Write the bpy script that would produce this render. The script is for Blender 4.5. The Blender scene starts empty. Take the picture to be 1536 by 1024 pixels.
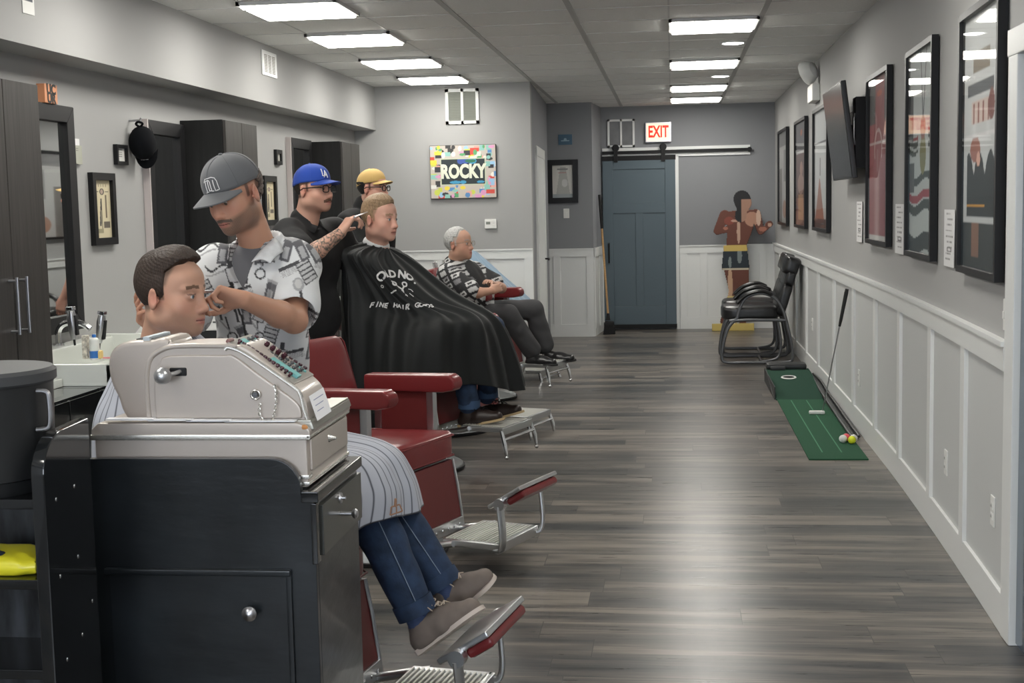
import bpy, bmesh, math, random
import numpy as np
from mathutils import Vector, Matrix
R=math.radians; PI=math.pi
random.seed(5); rng=np.random.RandomState(3)
SC=bpy.context.scene; COL=SC.collection
# ---------------------------------------------------------------- camera maths (metres; camera eye at 0,0,1.6)
FPX=2000.; CX,CY=768.,512.; EYE=1.6
_y=np.array([240.,208.,FPX]); _y/=np.linalg.norm(_y)
_z=np.array([-.022,1,0.]); _z[2]=-(_z[0]*_y[0]+_z[1]*_y[1])/_y[2]; _z/=np.linalg.norm(_z)
_x=np.cross(_z,_y)
if _x[0]<0:_x=-_x
CM=np.array([_x,_y,_z])
def at(px,py,Y=None,X=None,Z=None):
    d=CM@np.array([px-CX,CY-py,FPX])
    t=Y/d[1] if Y is not None else (X/d[0] if X is not None else (Z-EYE)/d[2])
    return Vector((d[0]*t,d[1]*t,d[2]*t+EYE))
def WX(Y): return 1.28-.0049*max(0,9-Y)**2      # the right wall bows slightly
# ---------------------------------------------------------------- mesh helpers
def setp(o,label=None,cat=None,group=None,kind=None):
    if label:o['label']=label
    if cat:o['category']=cat
    if group:o['group']=group
    if kind:o['kind']=kind
    return o
def mesh(name,V,F,mat=None,parent=None,smooth=False,colors=None):
    me=bpy.data.meshes.new(name)
    if isinstance(V,np.ndarray) and isinstance(F,np.ndarray):
        n=len(F);k=F.shape[1]
        me.vertices.add(len(V));me.vertices.foreach_set('co',V.astype(np.float32).ravel())
        me.loops.add(n*k);me.loops.foreach_set('vertex_index',F.astype(np.int32).ravel())
        me.polygons.add(n);me.polygons.foreach_set('loop_start',np.arange(0,n*k,k,dtype=np.int32))
        me.update(calc_edges=True)
    else: me.from_pydata([tuple(v) for v in V],[],[tuple(f) for f in F])
    if smooth: me.polygons.foreach_set('use_smooth',[True]*len(me.polygons))
    if colors is not None:
        a=me.color_attributes.new('Col','FLOAT_COLOR','POINT')
        c=np.ones((len(me.vertices),4),np.float32);c[:,:3]=colors
        a.data.foreach_set('color',c.ravel())
    if mat: me.materials.append(mat)
    o=bpy.data.objects.new(name,me);COL.objects.link(o)
    if parent:o.parent=parent
    return o
def empty(name,label,cat,group=None,loc=(0,0,0),rz=0):
    o=bpy.data.objects.new(name,None);COL.objects.link(o);o.empty_display_size=.1
    o.location=loc;o.rotation_euler=(0,0,rz);return setp(o,label,cat,group)
class MB:
    def __init__(s):s.V=[];s.F=[];s.S=[]
    def add(s,V,F,sm=False):
        n=len(s.V);s.V+= [tuple(v) for v in V];s.F+=[tuple(i+n for i in f) for f in F];s.S+=[sm]*len(F);return s
    def box(s,a,b,M=None):
        x0,y0,z0=a;x1,y1,z1=b
        V=[(x0,y0,z0),(x1,y0,z0),(x1,y1,z0),(x0,y1,z0),(x0,y0,z1),(x1,y0,z1),(x1,y1,z1),(x0,y1,z1)]
        if M is not None:V=[M@Vector(v) for v in V]
        return s.add(V,[(0,3,2,1),(4,5,6,7),(0,1,5,4),(1,2,6,5),(2,3,7,6),(3,0,4,7)])
    def rbox(s,a,b,r=.01,seg=2,M=None,puff=0):
        bm=bmesh.new();bmesh.ops.create_cube(bm,size=1)
        sx,sy,sz=(b[i]-a[i] for i in range(3))
        for v in bm.verts:v.co=Vector(((v.co.x+.5)*sx+a[0],(v.co.y+.5)*sy+a[1],(v.co.z+.5)*sz+a[2]))
        bmesh.ops.bevel(bm,geom=bm.edges[:],offset=min(r,.49*min(sx,sy,sz)),segments=seg,profile=.5,affect='EDGES')
        return s.bm(bm,M,True)
    def bm(s,bm,M=None,sm=True):
        bm.verts.index_update()
        V=[(M@v.co if M is not None else v.co.copy()) for v in bm.verts]
        F=[[v.index for v in f.verts] for f in bm.faces];bm.free();return s.add(V,F,sm)
    def tube(s,P,r,n=10,closed=False,cap=True,flat=None,up=None):
        P=[Vector(p) for p in P];m=len(P);rr=r if isinstance(r,(list,tuple)) else [r]*m
        V=[];F=[];pu=None
        for i,p in enumerate(P):
            if closed:t=P[(i+1)%m]-P[i-1]
            else:t=P[min(i+1,m-1)]-P[max(i-1,0)]
            if t.length<1e-9:t=Vector((0,0,1))
            t.normalize()
            if pu is None:
                u=Vector(up) if up else (Vector((0,0,1)) if abs(t.z)<.9 else Vector((1,0,0)))
            else:u=pu
            u=(u-t*u.dot(t)).normalized();pu=u;w=t.cross(u)
            fa,fb=(flat if flat else (1,1))
            for k in range(n):
                a=2*PI*k/n;V.append(p+u*math.cos(a)*rr[i]*fa+w*math.sin(a)*rr[i]*fb)
        for i in range(m if closed else m-1):
            j=(i+1)%m
            for k in range(n):F.append((i*n+k,i*n+(k+1)%n,j*n+(k+1)%n,j*n+k))
        if cap and not closed:F.append(tuple(range(n-1,-1,-1)));F.append(tuple((m-1)*n+k for k in range(n)))
        return s.add(V,F,True)
    def cyl(s,p,q,r,r2=None,n=24):return s.tube([p,q],[r,r if r2 is None else r2],n)
    def lathe(s,prof,c=(0,0,0),n=40,M=None):
        V=[];F=[];m=len(prof)
        for (r,z) in prof:
            for k in range(n):
                a=2*PI*k/n;v=Vector((r*math.cos(a),r*math.sin(a),z));v=(M@v if M is not None else v)+Vector(c);V.append(v)
        for i in range(m-1):
            for k in range(n):F.append((i*n+k,i*n+(k+1)%n,(i+1)*n+(k+1)%n,(i+1)*n+k))
        if prof[0][0]>1e-5:F.append(tuple(range(n-1,-1,-1)))
        if prof[-1][0]>1e-5:F.append(tuple((m-1)*n+k for k in range(n)))
        return s.add(V,F,True)
    def sph(s,c,r,n=16,M=None):
        bm=bmesh.new();bmesh.ops.create_uvsphere(bm,u_segments=n,v_segments=max(6,n//2),radius=1)
        rr=r if isinstance(r,(tuple,list)) else (r,r,r)
        T=Matrix.Translation(c)@(M if M is not None else Matrix())@Matrix.Diagonal((*rr,1))
        return s.bm(bm,T,True)
    def prism(s,poly,axis,a,b,M=None,bev=0):
        """extrude 2-D polygon along axis ('x','y','z') from a to b"""
        bm=bmesh.new()
        def mk(u,v,w):return {'y':(u,w,v),'x':(w,u,v),'z':(u,v,w)}[axis]
        vs=[bm.verts.new(mk(u,v,a)) for u,v in poly];f=bm.faces.new(vs)
        r=bmesh.ops.extrude_face_region(bm,geom=[f]);
        for v in [g for g in r['geom'] if isinstance(g,bmesh.types.BMVert)]:
            c=list(v.co);c['xyz'.index(axis)]=b;v.co=c
        bmesh.ops.recalc_face_normals(bm,faces=bm.faces[:])
        if bev:
            ed=[e for e in bm.edges if len(e.link_faces)==2 and e.link_faces[0].normal.angle(e.link_faces[1].normal,0)>.6]
            bmesh.ops.bevel(bm,geom=ed,offset=bev,segments=2,profile=.5,affect='EDGES')
        return s.bm(bm,M,True)
    def build(s,name,mat=None,parent=None,label=None,cat=None,group=None,kind=None,sharp=35):
        me=bpy.data.meshes.new(name);me.from_pydata(s.V,[],s.F)
        me.polygons.foreach_set('use_smooth',s.S)
        bm=bmesh.new();bm.from_mesh(me);bmesh.ops.recalc_face_normals(bm,faces=bm.faces[:]);bm.to_mesh(me);bm.free()
        me.set_sharp_from_angle(angle=R(sharp))
        if mat:me.materials.append(mat)
        o=bpy.data.objects.new(name,me);COL.objects.link(o)
        if len(me.polygons)<6000 and any(s.S):w=o.modifiers.new('normals','WEIGHTED_NORMAL');w.keep_sharp=True
        if parent:o.parent=parent
        return setp(o,label,cat,group,kind)
def rebase(o,T):
    """put a root's origin at T, leaving everything where it stands"""
    T=Vector(T)
    if o.type=='MESH':o.data.transform(Matrix.Translation(-T))
    o.location=Vector(o.location)+T
    for c in o.children:c.location=Vector(c.location)-T
    return o
def cr(P,n,closed=False):
    """Catmull-Rom resample of control points"""
    P=[np.array(p,float) for p in P];m=len(P);out=[]
    segs=m if closed else m-1
    for k in range(n):
        t=k/n*segs if closed else k/(n-1)*segs
        i=min(int(t),segs-1);u=t-i
        g=(lambda j:P[j%m]) if closed else (lambda j:P[min(max(j,0),m-1)])
        a,b,c,d=g(i-1),g(i),g(i+1),g(i+2)
        out.append(.5*(2*b+(c-a)*u+(2*a-5*b+4*c-d)*u*u+(3*b-a-3*c+d)*u**3))
    return out
def text(s,size,M,mat,parent=None,name='lettering',ext=.0008,bold=.0,sx=1,label=None):
    cu=bpy.data.curves.new('t','FONT');cu.body=s;cu.size=size;cu.align_x='CENTER';cu.align_y='CENTER';cu.extrude=ext;cu.offset=bold;cu.resolution_u=3
    to=bpy.data.objects.new('t',cu);COL.objects.link(to)
    dg=bpy.context.evaluated_depsgraph_get();me=bpy.data.meshes.new_from_object(to.evaluated_get(dg))
    bpy.data.objects.remove(to);bpy.data.curves.remove(cu)
    me.transform(M@Matrix.Diagonal((sx,1,1,1)));me.name=name;me.materials.clear();me.materials.append(mat)
    o=bpy.data.objects.new(name,me);COL.objects.link(o)
    if parent:o.parent=parent
    return setp(o,label)
def frameM(o,x,y):
    """matrix with origin o, local x and y axes"""
    x=Vector(x).normalized();y=Vector(y);y=(y-x*y.dot(x)).normalized();z=x.cross(y)
    return Matrix(((x.x,y.x,z.x,o[0]),(x.y,y.y,z.y,o[1]),(x.z,y.z,z.z,o[2]),(0,0,0,1)))
# ---------------------------------------------------------------- materials
def mat(name,color=(.5,.5,.5),rough=.5,metal=0,spec=.5,emis=None,es=0,coat=0,trans=0,alpha=1,sheen=0,sss=0,vcol=False,bump=None,var=None,ior=1.45):
    m=bpy.data.materials.new(name);m.use_nodes=True;N=m.node_tree.nodes;L=m.node_tree.links;b=N['Principled BSDF']
    b.inputs['Base Color'].default_value=(*color,1);b.inputs['Roughness'].default_value=rough;b.inputs['Metallic'].default_value=metal
    b.inputs['Specular IOR Level'].default_value=spec;b.inputs['Coat Weight'].default_value=coat;b.inputs['Transmission Weight'].default_value=trans
    b.inputs['Alpha'].default_value=alpha;b.inputs['IOR'].default_value=ior
    if sheen:b.inputs['Sheen Weight'].default_value=sheen
    if sss:
        b.inputs['Subsurface Weight'].default_value=sss;b.inputs['Subsurface Radius'].default_value=(.012,.005,.003);b.inputs['Subsurface Scale'].default_value=1
    if emis:b.inputs['Emission Color'].default_value=(*emis,1);b.inputs['Emission Strength'].default_value=es
    tc=N.new('ShaderNodeTexCoord')
    src=None
    if vcol:
        a=N.new('ShaderNodeVertexColor');a.layer_name='Col';src=a.outputs['Color'];L.new(src,b.inputs['Base Color'])
    if var:   # (scale vector, noise scale, amount)
        mp=N.new('ShaderNodeMapping');mp.inputs['Scale'].default_value=var[0];L.new(tc.outputs['Object'],mp.inputs[0])
        n=N.new('ShaderNodeTexNoise');n.inputs['Scale'].default_value=var[1];n.inputs['Detail'].default_value=6;L.new(mp.outputs[0],n.inputs[0])
        mr=N.new('ShaderNodeMapRange');mr.inputs[1].default_value=.3;mr.inputs[2].default_value=.7;mr.inputs[3].default_value=1-var[2];mr.inputs[4].default_value=1+var[2];L.new(n.outputs[0],mr.inputs[0])
        mx=N.new('ShaderNodeVectorMath');mx.operation='SCALE'
        if src:L.new(src,mx.inputs[0])
        else:mx.inputs[0].default_value=color
        L.new(mr.outputs[0],mx.inputs['Scale']);L.new(mx.outputs[0],b.inputs['Base Color'])
    if bump:  # (scale vector, noise scale, strength, distance)
        mp=N.new('ShaderNodeMapping');mp.inputs['Scale'].default_value=bump[0];L.new(tc.outputs['Object'],mp.inputs[0])
        n=N.new('ShaderNodeTexNoise');n.inputs['Scale'].default_value=bump[1];n.inputs['Detail'].default_value=4;L.new(mp.outputs[0],n.inputs[0])
        bp=N.new('ShaderNodeBump');bp.inputs['Strength'].default_value=bump[2];bp.inputs['Distance'].default_value=bump[3];L.new(n.outputs[0],bp.inputs['Height']);L.new(bp.outputs[0],b.inputs['Normal'])
    return m
M={}
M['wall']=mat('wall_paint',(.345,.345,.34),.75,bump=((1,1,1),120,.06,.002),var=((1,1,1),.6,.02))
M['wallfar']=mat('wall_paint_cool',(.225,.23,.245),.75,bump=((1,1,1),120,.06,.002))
M['white']=mat('white_trim_paint',(.70,.71,.70),.35)
M['wains']=mat('wainscot_panel_paint',(.54,.55,.545),.45)
M['tile']=mat('ceiling_tile',(.76,.76,.74),.9,bump=((1,1,1),220,.35,.003),var=((1,1,1),90,.05))
M['tbar']=mat('ceiling_grid_metal',(.56,.56,.55),.5)
M['tbar2']=mat('ceiling_grid_runner',(.42,.42,.41),.6)
M['lamp']=mat('lamp_diffuser',(.9,.9,.88),.5,emis=(1,.97,.9),es=16)
M['downl']=mat('downlight_lens',(.9,.9,.9),.5,emis=(1,1,.97),es=14)
M['black']=mat('black_frame',(.008,.008,.009),.38,spec=.3)
M['blackm']=mat('matte_black',(.010,.010,.011),.55,spec=.3)
M['blackp']=mat('black_plastic',(.016,.017,.018),.4)
M['rubber']=mat('black_rubber',(.02,.02,.02),.7)
M['lacq']=mat('black_lacquer',(.010,.0125,.015),.28,coat=.2,spec=.45,bump=((1,1,3),7,.35,.006),var=((1,1,1),5,.5))
M['lacq2']=mat('black_gloss_lacquer',(.008,.009,.01),.1,coat=.6,bump=((1,1,1),8,.1,.003))
M['dwood']=mat('dark_wood_laminate',(.036,.033,.031),.48,spec=.3,var=((14,14,.5),6,.3))
M['dwoods']=mat('dark_wood_side',(.011,.011,.011),.55,spec=.25,var=((8,8,.4),6,.2))
M['chrome']=mat('chrome',(.75,.76,.78),.14,metal=1)
M['alu']=mat('brushed_aluminium',(.62,.63,.64),.34,metal=1,bump=((1,1,1),40,.1,.001))
M['steel']=mat('satin_steel',(.5,.5,.52),.3,metal=1)
M['gun']=mat('grey_metal_tube',(.11,.112,.116),.35,metal=.6)
M['red']=mat('oxblood_vinyl',(.165,.02,.022),.33,coat=.15,bump=((1,1,1),9,.25,.006),spec=.5)
M['red2']=mat('oxblood_panel',(.13,.02,.02),.42,var=((1,1,1),3,.15))
M['porc']=mat('porcelain_enamel',(.5,.53,.54),.22,coat=.4)
M['regist']=mat('cash_register_enamel',(.45,.40,.36),.36,metal=.25,coat=.2,var=((1,1,1),4,.07))
M['regtrim']=mat('register_trim',(.75,.73,.68),.25,metal=.85)
M['paper']=mat('paper',(.78,.78,.8),.8)
M['cream']=mat('cream_print',(.62,.56,.40),.7)
M['ink']=mat('dark_ink',(.03,.03,.03),.7)
M['inkg']=mat('grey_ink',(.2,.19,.17),.7)
M['redink']=mat('red_ink',(.6,.02,.015),.6)
M['whitep']=mat('white_plastic',(.72,.72,.70),.4)
M['ceram']=mat('white_ceramic',(.62,.64,.60),.2,coat=.3)
M['mirror']=mat('mirror_glass',(.85,.87,.87),.02,metal=1)
M['pane']=mat('picture_glass',(1,1,1),.02,trans=1,ior=1.5)
M['leather']=mat('black_leather',(.012,.012,.013),.3,bump=((1,1,1),20,.35,.004),coat=.1)
M['green']=mat('green_turf',(.012,.075,.035),.95,bump=((1,1,1),400,.6,.004),var=((1,1,1),200,.25))
M['green2']=mat('dark_green_turf',(.006,.045,.025),.95,bump=((1,1,1),400,.6,.004))
M['bluedoor']=mat('slate_blue_door_paint',(.075,.105,.125),.4,bump=((1,1,1),40,.05,.002))
M['yellow']=mat('yellow_bag',(.75,.68,.03),.35,coat=.3)
M['wood']=mat('light_wood',(.45,.27,.12),.55,var=((1,1,8),10,.15))
M['tan']=mat('tan_carton',(.7,.52,.2),.6)
M['blue']=mat('blue_plastic',(.03,.14,.42),.3)
M['pink']=mat('pink_plastic',(.65,.25,.27),.4)
M['tealm']=mat('teal_strip',(.16,.42,.42),.4)
M['maroonkey']=mat('maroon_key',(.05,.012,.02),.25,coat=.3)
M['blued']=mat('blue_cloth_drape',(.17,.25,.33),.8,sheen=.2,bump=((1,1,1),12,.3,.01))
M['glass']=mat('clear_lens',(1,1,1),.02,trans=1,ior=1.1)
# floor: boards run across the room
def floor_mat():
    m=mat('grey_plank_floor',(.1,.1,.1),.3,spec=.45);N=m.node_tree.nodes;L=m.node_tree.links;b=N['Principled BSDF'];tc=N.new('ShaderNodeTexCoord')
    br=N.new('ShaderNodeTexBrick');br.offset=0;br.offset_frequency=1;br.squash=1
    br.inputs['Scale'].default_value=1;br.inputs['Mortar Size'].default_value=.0018;br.inputs['Mortar Smooth'].default_value=.4;br.inputs['Bias'].default_value=0
    br.inputs['Brick Width'].default_value=1.22;br.inputs['Row Height'].default_value=.2
    br.inputs['Color1'].default_value=(0,0,0,1);br.inputs['Color2'].default_value=(1,1,1,1);br.inputs['Mortar'].default_value=(.5,.5,.5,1)
    sx=N.new('ShaderNodeSeparateXYZ');L.new(tc.outputs['Object'],sx.inputs[0])
    dv=N.new('ShaderNodeMath');dv.operation='DIVIDE';L.new(sx.outputs[1],dv.inputs[0]);dv.inputs[1].default_value=.2
    fl=N.new('ShaderNodeMath');fl.operation='FLOOR';L.new(dv.outputs[0],fl.inputs[0])
    wn=N.new('ShaderNodeTexWhiteNoise');wn.noise_dimensions='1D';L.new(fl.outputs[0],wn.inputs['W'])
    ax=N.new('ShaderNodeMath');ax.operation='MULTIPLY_ADD';L.new(wn.outputs[0],ax.inputs[0]);ax.inputs[1].default_value=1.22;L.new(sx.outputs[0],ax.inputs[2])
    cb=N.new('ShaderNodeCombineXYZ');L.new(ax.outputs[0],cb.inputs[0]);L.new(sx.outputs[1],cb.inputs[1]);L.new(cb.outputs[0],br.inputs[0])
    def noise(sc,s,d=6,off=None):
        mp=N.new('ShaderNodeMapping');mp.inputs['Scale'].default_value=sc
        if off:
            ad=N.new('ShaderNodeVectorMath');ad.operation='MULTIPLY_ADD';L.new(br.outputs['Color'],ad.inputs[0]);ad.inputs[1].default_value=(7,13,5);L.new(tc.outputs['Object'],ad.inputs[2]);L.new(ad.outputs[0],mp.inputs[0])
        else:L.new(tc.outputs['Object'],mp.inputs[0])
        n=N.new('ShaderNodeTexNoise');n.inputs['Scale'].default_value=s;n.inputs['Detail'].default_value=d;n.inputs['Roughness'].default_value=.6;n.inputs['Distortion'].default_value=.4;L.new(mp.outputs[0],n.inputs[0]);return n
    n1=noise((.55,7,1),1.6,6,True);n2=noise((1.2,30,1),2.2,5,True);n3=noise((.4,1.2,1),1.3,2)
    a=N.new('ShaderNodeMath');a.operation='MULTIPLY_ADD';L.new(n2.outputs[0],a.inputs[0]);a.inputs[1].default_value=.45;L.new(n1.outputs[0],a.inputs[2])
    a2=N.new('ShaderNodeMath');a2.operation='MULTIPLY_ADD';L.new(br.outputs['Color'],a2.inputs[0]);a2.inputs[1].default_value=.24;L.new(a.outputs[0],a2.inputs[2])
    cr_=N.new('ShaderNodeValToRGB');e=cr_.color_ramp.elements
    e[0].position=.54;e[0].color=(.016,.016,.017,1);e[1].position=1.06;e[1].color=(.19,.165,.14,1)
    k=e.new(.69);k.color=(.043,.043,.043,1);k=e.new(.86);k.color=(.092,.083,.074,1)
    L.new(a2.outputs[0],cr_.inputs[0])
    mx=N.new('ShaderNodeMix');mx.data_type='RGBA';mx.blend_type='MIX';L.new(br.outputs['Fac'],mx.inputs[0]);L.new(cr_.outputs[0],mx.inputs[6]);mx.inputs[7].default_value=(.03,.027,.025,1)
    L.new(mx.outputs[2],b.inputs['Base Color'])
    mr=N.new('ShaderNodeMapRange');mr.inputs[3].default_value=.22;mr.inputs[4].default_value=.38;L.new(n2.outputs[0],mr.inputs[0]);L.new(mr.outputs[0],b.inputs['Roughness'])
    bp=N.new('ShaderNodeBump');bp.inputs['Strength'].default_value=.25;bp.inputs['Distance'].default_value=.002;L.new(n2.outputs[0],bp.inputs['Height']);L.new(bp.outputs[0],b.inputs['Normal'])
    return m
M['floor']=floor_mat()
def pane_mat():
    m=bpy.data.materials.new('picture_glazing');m.use_nodes=True;N=m.node_tree.nodes;L=m.node_tree.links;N.clear()
    o=N.new('ShaderNodeOutputMaterial');mx=N.new('ShaderNodeMixShader');t=N.new('ShaderNodeBsdfTransparent');g=N.new('ShaderNodeBsdfGlossy');g.inputs['Roughness'].default_value=.03
    f=N.new('ShaderNodeLayerWeight');f.inputs[0].default_value=.5;p=N.new('ShaderNodeMath');p.operation='POWER';p.inputs[1].default_value=5;q=N.new('ShaderNodeMath');q.operation='MULTIPLY_ADD';q.inputs[1].default_value=.6;q.inputs[2].default_value=.04
    L.new(f.outputs['Facing'],p.inputs[0]);L.new(p.outputs[0],q.inputs[0])
    L.new(q.outputs[0],mx.inputs[0]);L.new(t.outputs[0],mx.inputs[1]);L.new(g.outputs[0],mx.inputs[2]);L.new(mx.outputs[0],o.inputs[0]);return m
M['pane']=pane_mat()
M['vc']=mat('painted_print',(.5,.5,.5),.6,vcol=True)
ZC=2.82; XL=-3.17; YP=13.3; YW=16.2; YF=17.06; YB=-3.0
S=lambda mb,n,m,**k:mb.build(n,m,kind='structure',**k)
# floor
b=MB();b.box((-3.4,YB-.2,-.12),(1.9,YF+.2,0));S(b,'floor',M['floor'])
b=MB();b.box((-3.4,YB-.2,ZC),(1.9,YF+.2,ZC+.1));S(b,'ceiling',M['tile'])
# ceiling grid
b=MB()
for x in (-.62,.6,-1.36):b.box((x-.018,YB,ZC-.006),(x+.018,YF,ZC))
S(b,'trim_1',M['tbar2'])
b=MB()
for x in (-.01,-1.93,-2.5):b.box((x-.006,YB,ZC-.002),(x+.006,YF,ZC))
y=9.13-.61*19
while y<YF:
    if y>YB:b.box((-2.95,y-.006,ZC-.003),(1.28,y+.006,ZC))
    y+=.61
S(b,'trim_2',M['tbar'])
# walls
b=MB();b.box((XL-.15,YB,0),(XL,YP,ZC));S(b,'wall_left',M['wall'])
b=MB();b.box((XL,YB,2.39),(-2.95,YP,ZC));S(b,'wall_soffit',M['wall'])
b=MB();b.box((XL-.15,YP,0),(-1.385,YP+.12,ZC));S(b,'wall_partition',M['wall'])
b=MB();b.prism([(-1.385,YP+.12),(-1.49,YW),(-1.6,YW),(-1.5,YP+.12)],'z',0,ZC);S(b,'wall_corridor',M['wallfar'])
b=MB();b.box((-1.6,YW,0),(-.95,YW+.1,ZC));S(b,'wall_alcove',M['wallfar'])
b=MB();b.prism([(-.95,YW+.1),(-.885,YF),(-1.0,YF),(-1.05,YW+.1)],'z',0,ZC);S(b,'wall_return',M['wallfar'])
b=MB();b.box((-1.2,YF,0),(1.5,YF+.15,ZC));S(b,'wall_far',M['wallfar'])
# right wall, bowed, solid
def bow(off0,off1,z0,z1,y0,y1,n=24):
    P=[y0+(y1-y0)*i/n for i in range(n+1)]
    return [(WX(y)-off0,y) for y in P]+[(WX(y)-off1,y) for y in reversed(P)]
b=MB();b.prism(bow(0,-.3,0,0,4.9,YF),'z',0,ZC);S(b,'wall_right',M['wall'])
b=MB();b.box((1.195,3.68,2.09),(1.5,4.91,ZC));b.box((1.19,YB,0),(1.5,3.68,ZC));S(b,'wall_right_front',M['wall'])
# wall behind the camera with wide shop windows
b=MB();b.box((XL,YB-.15,0),(1.5,YB,.8));b.box((XL,YB-.15,2.55),(1.5,YB,ZC));b.box((XL,YB-.15,.45),(-2.9,YB,2.55));b.box((1.1,YB-.15,.45),(1.5,YB,2.55));b.box((-.95,YB-.15,.45),(-.85,YB,2.55))
S(b,'wall_front',M['wall'])
# wainscot on the right wall
b=MB();b.prism(bow(0,.006,0,0,4.93,YF),'z',.1,1.0);S(b,'trim_3',M['wains'])
b=MB();b.prism(bow(0,.024,0,0,4.93,YF-.001),'z',.97,1.075,bev=.003);b.prism(bow(0,.034,0,0,4.93,YF-.001),'z',1.06,1.078)
for y in (5.752,6.617,7.617,8.576,9.6,10.75,11.9,12.949,14.0,15.05,16.085):
    a=Matrix.Translation((WX(y),y,0))@Matrix.Rotation(math.atan((WX(y-.1)-WX(y+.1))/.2),4,'Z')
    b.rbox((-.024,-.045,.14),(0,.045,.98),r=.003,M=a)
S(b,'trim_4',M['white'])
b=MB();b.prism(bow(0,.02,0,0,4.93,YF-.001),'z',0,.15,bev=.003);S(b,'baseboard_right',M['white'])
def wains(x0,x1,yw,zt,bats,names):
    b=MB();b.box((x0,yw-.006,.05),(x1,yw,zt-.02));S(b,names[0],M['white'])
    b=MB();b.box((x0,yw-.022,zt-.1),(x1,yw,zt));b.box((x0,yw-.032,zt-.016),(x1,yw,zt))
    for x in bats:b.rbox((x-.045,yw-.02,.1),(x+.045,yw,zt-.09),r=.003)
    S(b,names[1],M['white'])
    b=MB();b.box((x0,yw-.021,0),(x1,yw,.15));S(b,names[2],M['white'])
wains(XL,-1.385,YP,1.178,(-3.1,-2.35,-1.43),('trim_5','trim_6','baseboard_partition'))
wains(-1.49,-.95,YW,1.075,(-1.40,-.995),('trim_7','trim_8','baseboard_alcove'))
wains(.09,1.277,YF,1.062,(.14,.39,1.13),('trim_9','trim_10','baseboard_far'))
b=MB()
A=Matrix.Translation((-.95,YW+.02,0))@Matrix.Rotation(math.atan2(.065,.84),4,'Z').inverted()
b.box((0,0,0),(.012,.86,1.06),M=A);b.box((0,0,.97),(.026,.86,1.075),M=A)
for y in (0.04,.42,.8):b.box((0,y-.035,.1),(.02,y+.035,1),M=A)
S(b,'trim_11',M['white'])
# right door casing + dark door leaf
b=MB();b.rbox((1.175,4.80,0),(1.215,4.925,2.085),r=.006);b.rbox((1.175,3.66,0),(1.2,3.79,2.085),r=.006);b.rbox((1.172,3.65,2.08),(1.215,4.93,2.175),r=.006)
S(b,'trim_12',M['white'])
d=MB();d.rbox((1.2,3.79,.01),(1.24,4.80,2.09),r=.004);d=d.build('door_3',mat('dark_blue_glass_door',(.03,.06,.1),.15,coat=.5),kind='structure')
# white side door in the corridor wall
A=Matrix.Translation((-1.387,YP+.16,0))@Matrix.Rotation(math.atan2(.105,2.78),4,'Z')
b=MB();b.box((0,.35,0),(.02,.45,2.2),M=A);b.box((0,1.75,0),(.02,1.85,2.2),M=A);b.box((0,.35,2.12),(.02,1.85,2.22),M=A);S(b,'trim_13',M['white'])
b=MB();b.rbox((-.01,.45,.01),(.012,1.75,2.12),r=.003,M=A)
for (y0,y1,z0,z1) in ((.6,1.6,1.2,1.98),(.6,1.6,.2,1.0)):b.box((.01,y0,z0),(.016,y1,z1),M=A)
dr=S(b,'door_2',M['white'])
h=MB();h.cyl(A@Vector((.01,1.62,1.0)),A@Vector((.065,1.62,1.0)),.01);h.tube([A@Vector((.06,1.62,1.0)),A@Vector((.07,1.5,1.0)),A@Vector((.065,1.42,.995))],.008);h.build('lever_handle',M['blackm'],dr)
# ---- sliding barn door + track
b=MB();b.rbox((-.87,YF-.055,.06),(.045,YF-.02,2.19),r=.004)
x0,x1=-.87,.045
def rail(xa,xb,za,zb):b.rbox((xa,YF-.067,za),(xb,YF-.05,zb),r=.004)
rail(x0,x0+.13,.06,2.19);rail(x1-.13,x1,.06,2.19);xa,xb=x0+.13,x1-.13;rail(xa,xb,2.03,2.19);rail(xa,xb,.06,.3);rail(xa,xb,1.48,1.6);rail(x0+.41,x1-.41,.3,1.48)
b=b.build('door_1',M['bluedoor'],kind='structure')
k=MB();k.box((-.875,YF-.07,2.14),(.05,YF-.018,2.2));k.box((-.875,YF-.07,.02),(.05,YF-.018,.07));k.build('door_edge_cap',M['blackm'],b)
k=MB();k.tube([(-.80,YF-.07,1.1),(-.80,YF-.11,1.1),(-.80,YF-.11,.86),(-.80,YF-.07,.86)],.012);k.build('pull_handle',M['blackm'],b)
b=MB();b.box((.045,YF-.02,0),(.085,YF,2.19));S(b,'trim_14',M['white'])
t=MB();t.box((-.87,YF-.02,2.18),(.975,YF,2.3));t=t.build('sliding_door_track',M['white'],label='long black sliding-door rail on white board above the slate blue door',cat='door track')
k=MB();k.box((-.87,YF-.05,2.222),(.96,YF-.035,2.262));
k.cyl((.965,YF-.055,2.242),(.965,YF-.02,2.242),.03);k.build('rail',M['blackm'],t)
for x in (-.7,-.105):
    k=MB();k.cyl((x,YF-.075,2.30),(x,YF-.052,2.30),.045);k.box((x-.025,YF-.085,2.12),(x+.025,YF-.07,2.33));k.build('roller',M['blackm'],t)
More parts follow.
